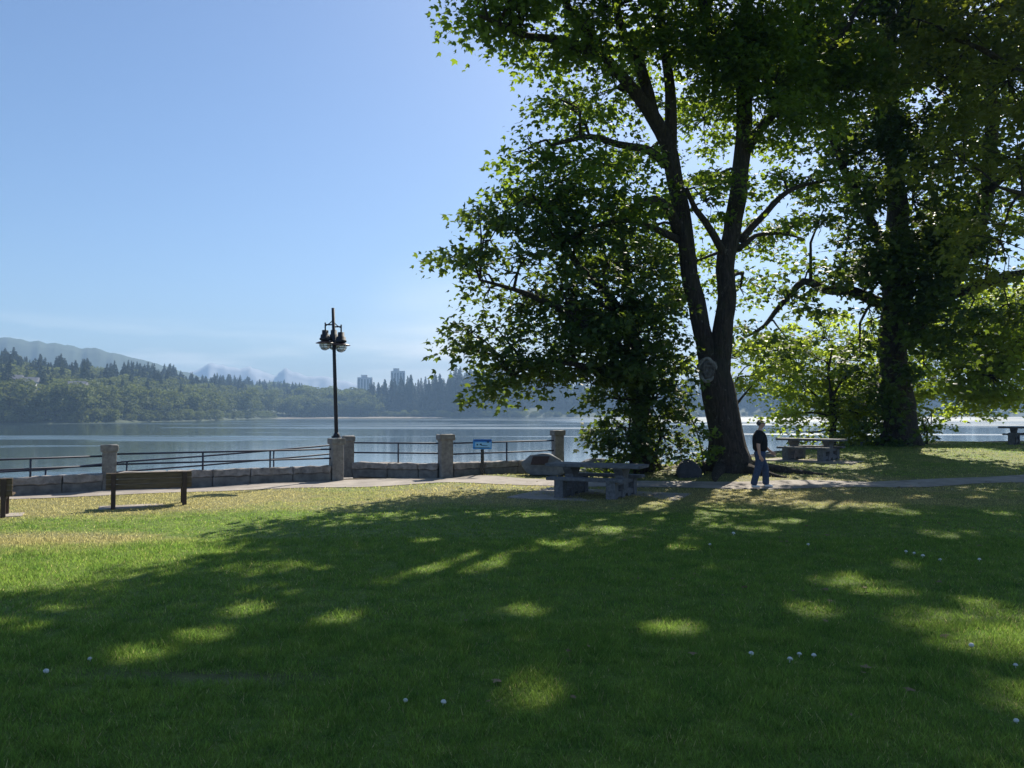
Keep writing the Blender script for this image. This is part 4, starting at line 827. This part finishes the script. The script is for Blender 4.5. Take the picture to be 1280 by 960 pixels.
# local frame: +x is the walking direction, z up; near side (camera) is -y
pel = (0, 0, .93); 
hipN, hipF = (0, -.09, .90), (0, .09, .90); knN, anN = (-.07, -.10, .49), (-.20, -.10, .09); knF, anF = (.16, .09, .50), (.17, .09, .09)
shN, shF = (-.03, -.19, 1.40), (.02, .19, 1.40); elN, waN, haN = (-.10, -.26, 1.11), (-.07, -.27, .87), (-.03, -.27, .79); elF, waF, haF = (.10, .25, 1.13), (.30, .22, .95), (.37, .21, .90)
J = [(pel, (.14, .13)), ((0, 0, 1.08), (.14, .13)), ((-.01, 0, 1.28), (.15, .14)), ((0, 0, 1.43), (.09, .07)), ((.015, 0, 1.50), .052), ((.035, 0, 1.565), .055),
 (shN, .055), (elN, .052), (waN, .036), (shF, .055), (elF, .052), (waF, .036), (hipN, .085), (knN, .058), (anN, .042), (hipF, .085), (knF, .058), (anF, .042),
 ((anN[0]+.09, -.10, .045), .035), ((anF[0]+.1, .09, .045), .035), (haN, (.022, .04)), (haF, (.022, .04)),
 ((.045, 0, 1.63), (.105, .09)), ((.045, 0, 1.69), (.095, .085))]
E = [(0,1),(1,2),(2,3),(3,4),(4,5),(3,6),(6,7),(7,8),(3,9),(9,10),(10,11),(0,12),(12,13),(13,14),(0,15),(15,16),(16,17),(14,18),(17,19),(8,20),(11,21),(5,22),(22,23)]
fingers = []
def addf(hand, wr, side):
    hi = len(J); h = Vector(hand); dr = (h-Vector(wr)).normalized()
    perp = dr.cross(Vector((0, 1, 0))).normalized(); base = 20 if side == 'N' else 21
    for k, l in enumerate((.062, .072, .068, .052)):
        o_ = perp*(k-1.5)*.021; a = h+dr*.035+o_; b_ = a+dr*l*.5+Vector((.004, 0, 0)); c_ = b_+dr*l*.45+perp*-.004+Vector((0, .012, 0))
        i = len(J); J.extend([(tuple(a), .010), (tuple(b_), .0095), (tuple(c_), .008)]); E.extend([(base, i), (i, i+1), (i+1, i+2)])
    a = h-dr*.01+perp*-.04; b_ = a+dr*.035+perp*-.012; i = len(J); J.extend([(tuple(a), .013), (tuple(b_), .010)]); E.extend([(base, i), (i, i+1)])
addf(haN, waN, 'N'); addf(haF, waF, 'F')
# head features on the same skeleton: nose, chin
i = len(J); J.extend([((.115, 0, 1.585), .032), ((.148, 0, 1.632), .013)]); E.extend([(22, i), (22, i+1)])
body = skin('body', J, E, M['skin'], P, 0, 2)
skin('shirt', [((-.0, 0, .90), (.195, .195)), ((.015, 0, 1.06), (.205, .205)), ((-.0, 0, 1.27), (.215, .215)), ((0, 0, 1.42), (.14, .14)), ((.012, 0, 1.485), (.075, .075)), (shN, .10), ((-.075, -.25, 1.22), .082), ((-.095, -.26, 1.13), .080), (shF, .10), ((.07, .235, 1.22), .082), ((.09, .245, 1.15), .080)],
     [(0,1),(1,2),(2,3),(3,4),(3,5),(5,6),(6,7),(3,8),(8,9),(9,10)], M['shirt'], P)
skin('jeans', [((-.01, 0, 1.0), (.165, .165)), ((-.015, 0, .88), (.18, .18)), ((-.01, -.095, .78), .125), ((knN[0], -.10, .49), .10), ((-.15, -.10, .25), .092), ((-.195, -.10, .06), .095), ((.02, .095, .78), .125), ((knF[0], .09, .50), .10), ((.165, .09, .25), .092), ((.165, .09, .06), .095)],
     [(0,1),(1,2),(2,3),(3,4),(4,5),(1,6),(6,7),(7,8),(8,9)], M['jeans'], P)
for a, y_ in ((anN, -.10), (anF, .09)):
    s_ = skin('shoe', [((a[0]-.055, y_, .048), (.05, .045)), ((a[0]+.03, y_, .052), (.05, .05)), ((a[0]+.12, y_, .040), (.048, .038)), ((a[0]+.185, y_, .034), (.038, .030))], [(0,1),(1,2),(2,3)], M['shoe'], P)
skin('hair', [((-.035, 0, 1.60), (.05, .065)), ((-.01, 0, 1.66), (.078, .086)), ((.02, 0, 1.70), (.08, .08))], [(0,1),(1,2)], M['hair'], P)
for s in (-1, 1):
    mb = MB(); mb.lathe([(.004, -.03), (.016, -.02), (.019, .01), (.014, .028), (.002, .032)], (0, 0, 0), 10); me = mb.mesh('ear'); me.transform(Matrix.Translation((.03, s*.086, 1.625)) @ Matrix.Diagonal((1, .45, 1, 1))); link('ear', me, M['skin'], P)
cp = skin('cap', [((.03, 0, 1.705), (.125, .11)), ((.035, 0, 1.745), (.105, .095))], [(0,1)], M['cap'], P)
mb = MB(); n_ = 12; vs = []
for r0, z0 in ((1, 1.704), (1, 1.712)):
    for k in range(n_+1):
        a = -math.pi/2+math.pi*k/n_; vs.append((.10+.105*math.cos(a), .072*math.sin(a), z0-.018*math.cos(a)))
mb.add(vs, [tuple(range(n_+1)), tuple(range(2*n_+1, n_, -1))]+[(k, k+n_+1, k+n_+2, k+1) for k in range(n_)]); mb.build('peak', M['cap'], cp)
mb = MB(); mb.box((.123, -.035, 1.655), (.02, .05, .034), bevel=.006); mb.box((.123, .035, 1.655), (.02, .05, .034), bevel=.006); mb.box((.128, 0, 1.662), (.01, .03, .01)); mb.box((.075, -.086, 1.66), (.10, .006, .012)); mb.box((.075, .086, 1.66), (.10, .006, .012)); mb.build('sunglasses', M['black'], P)
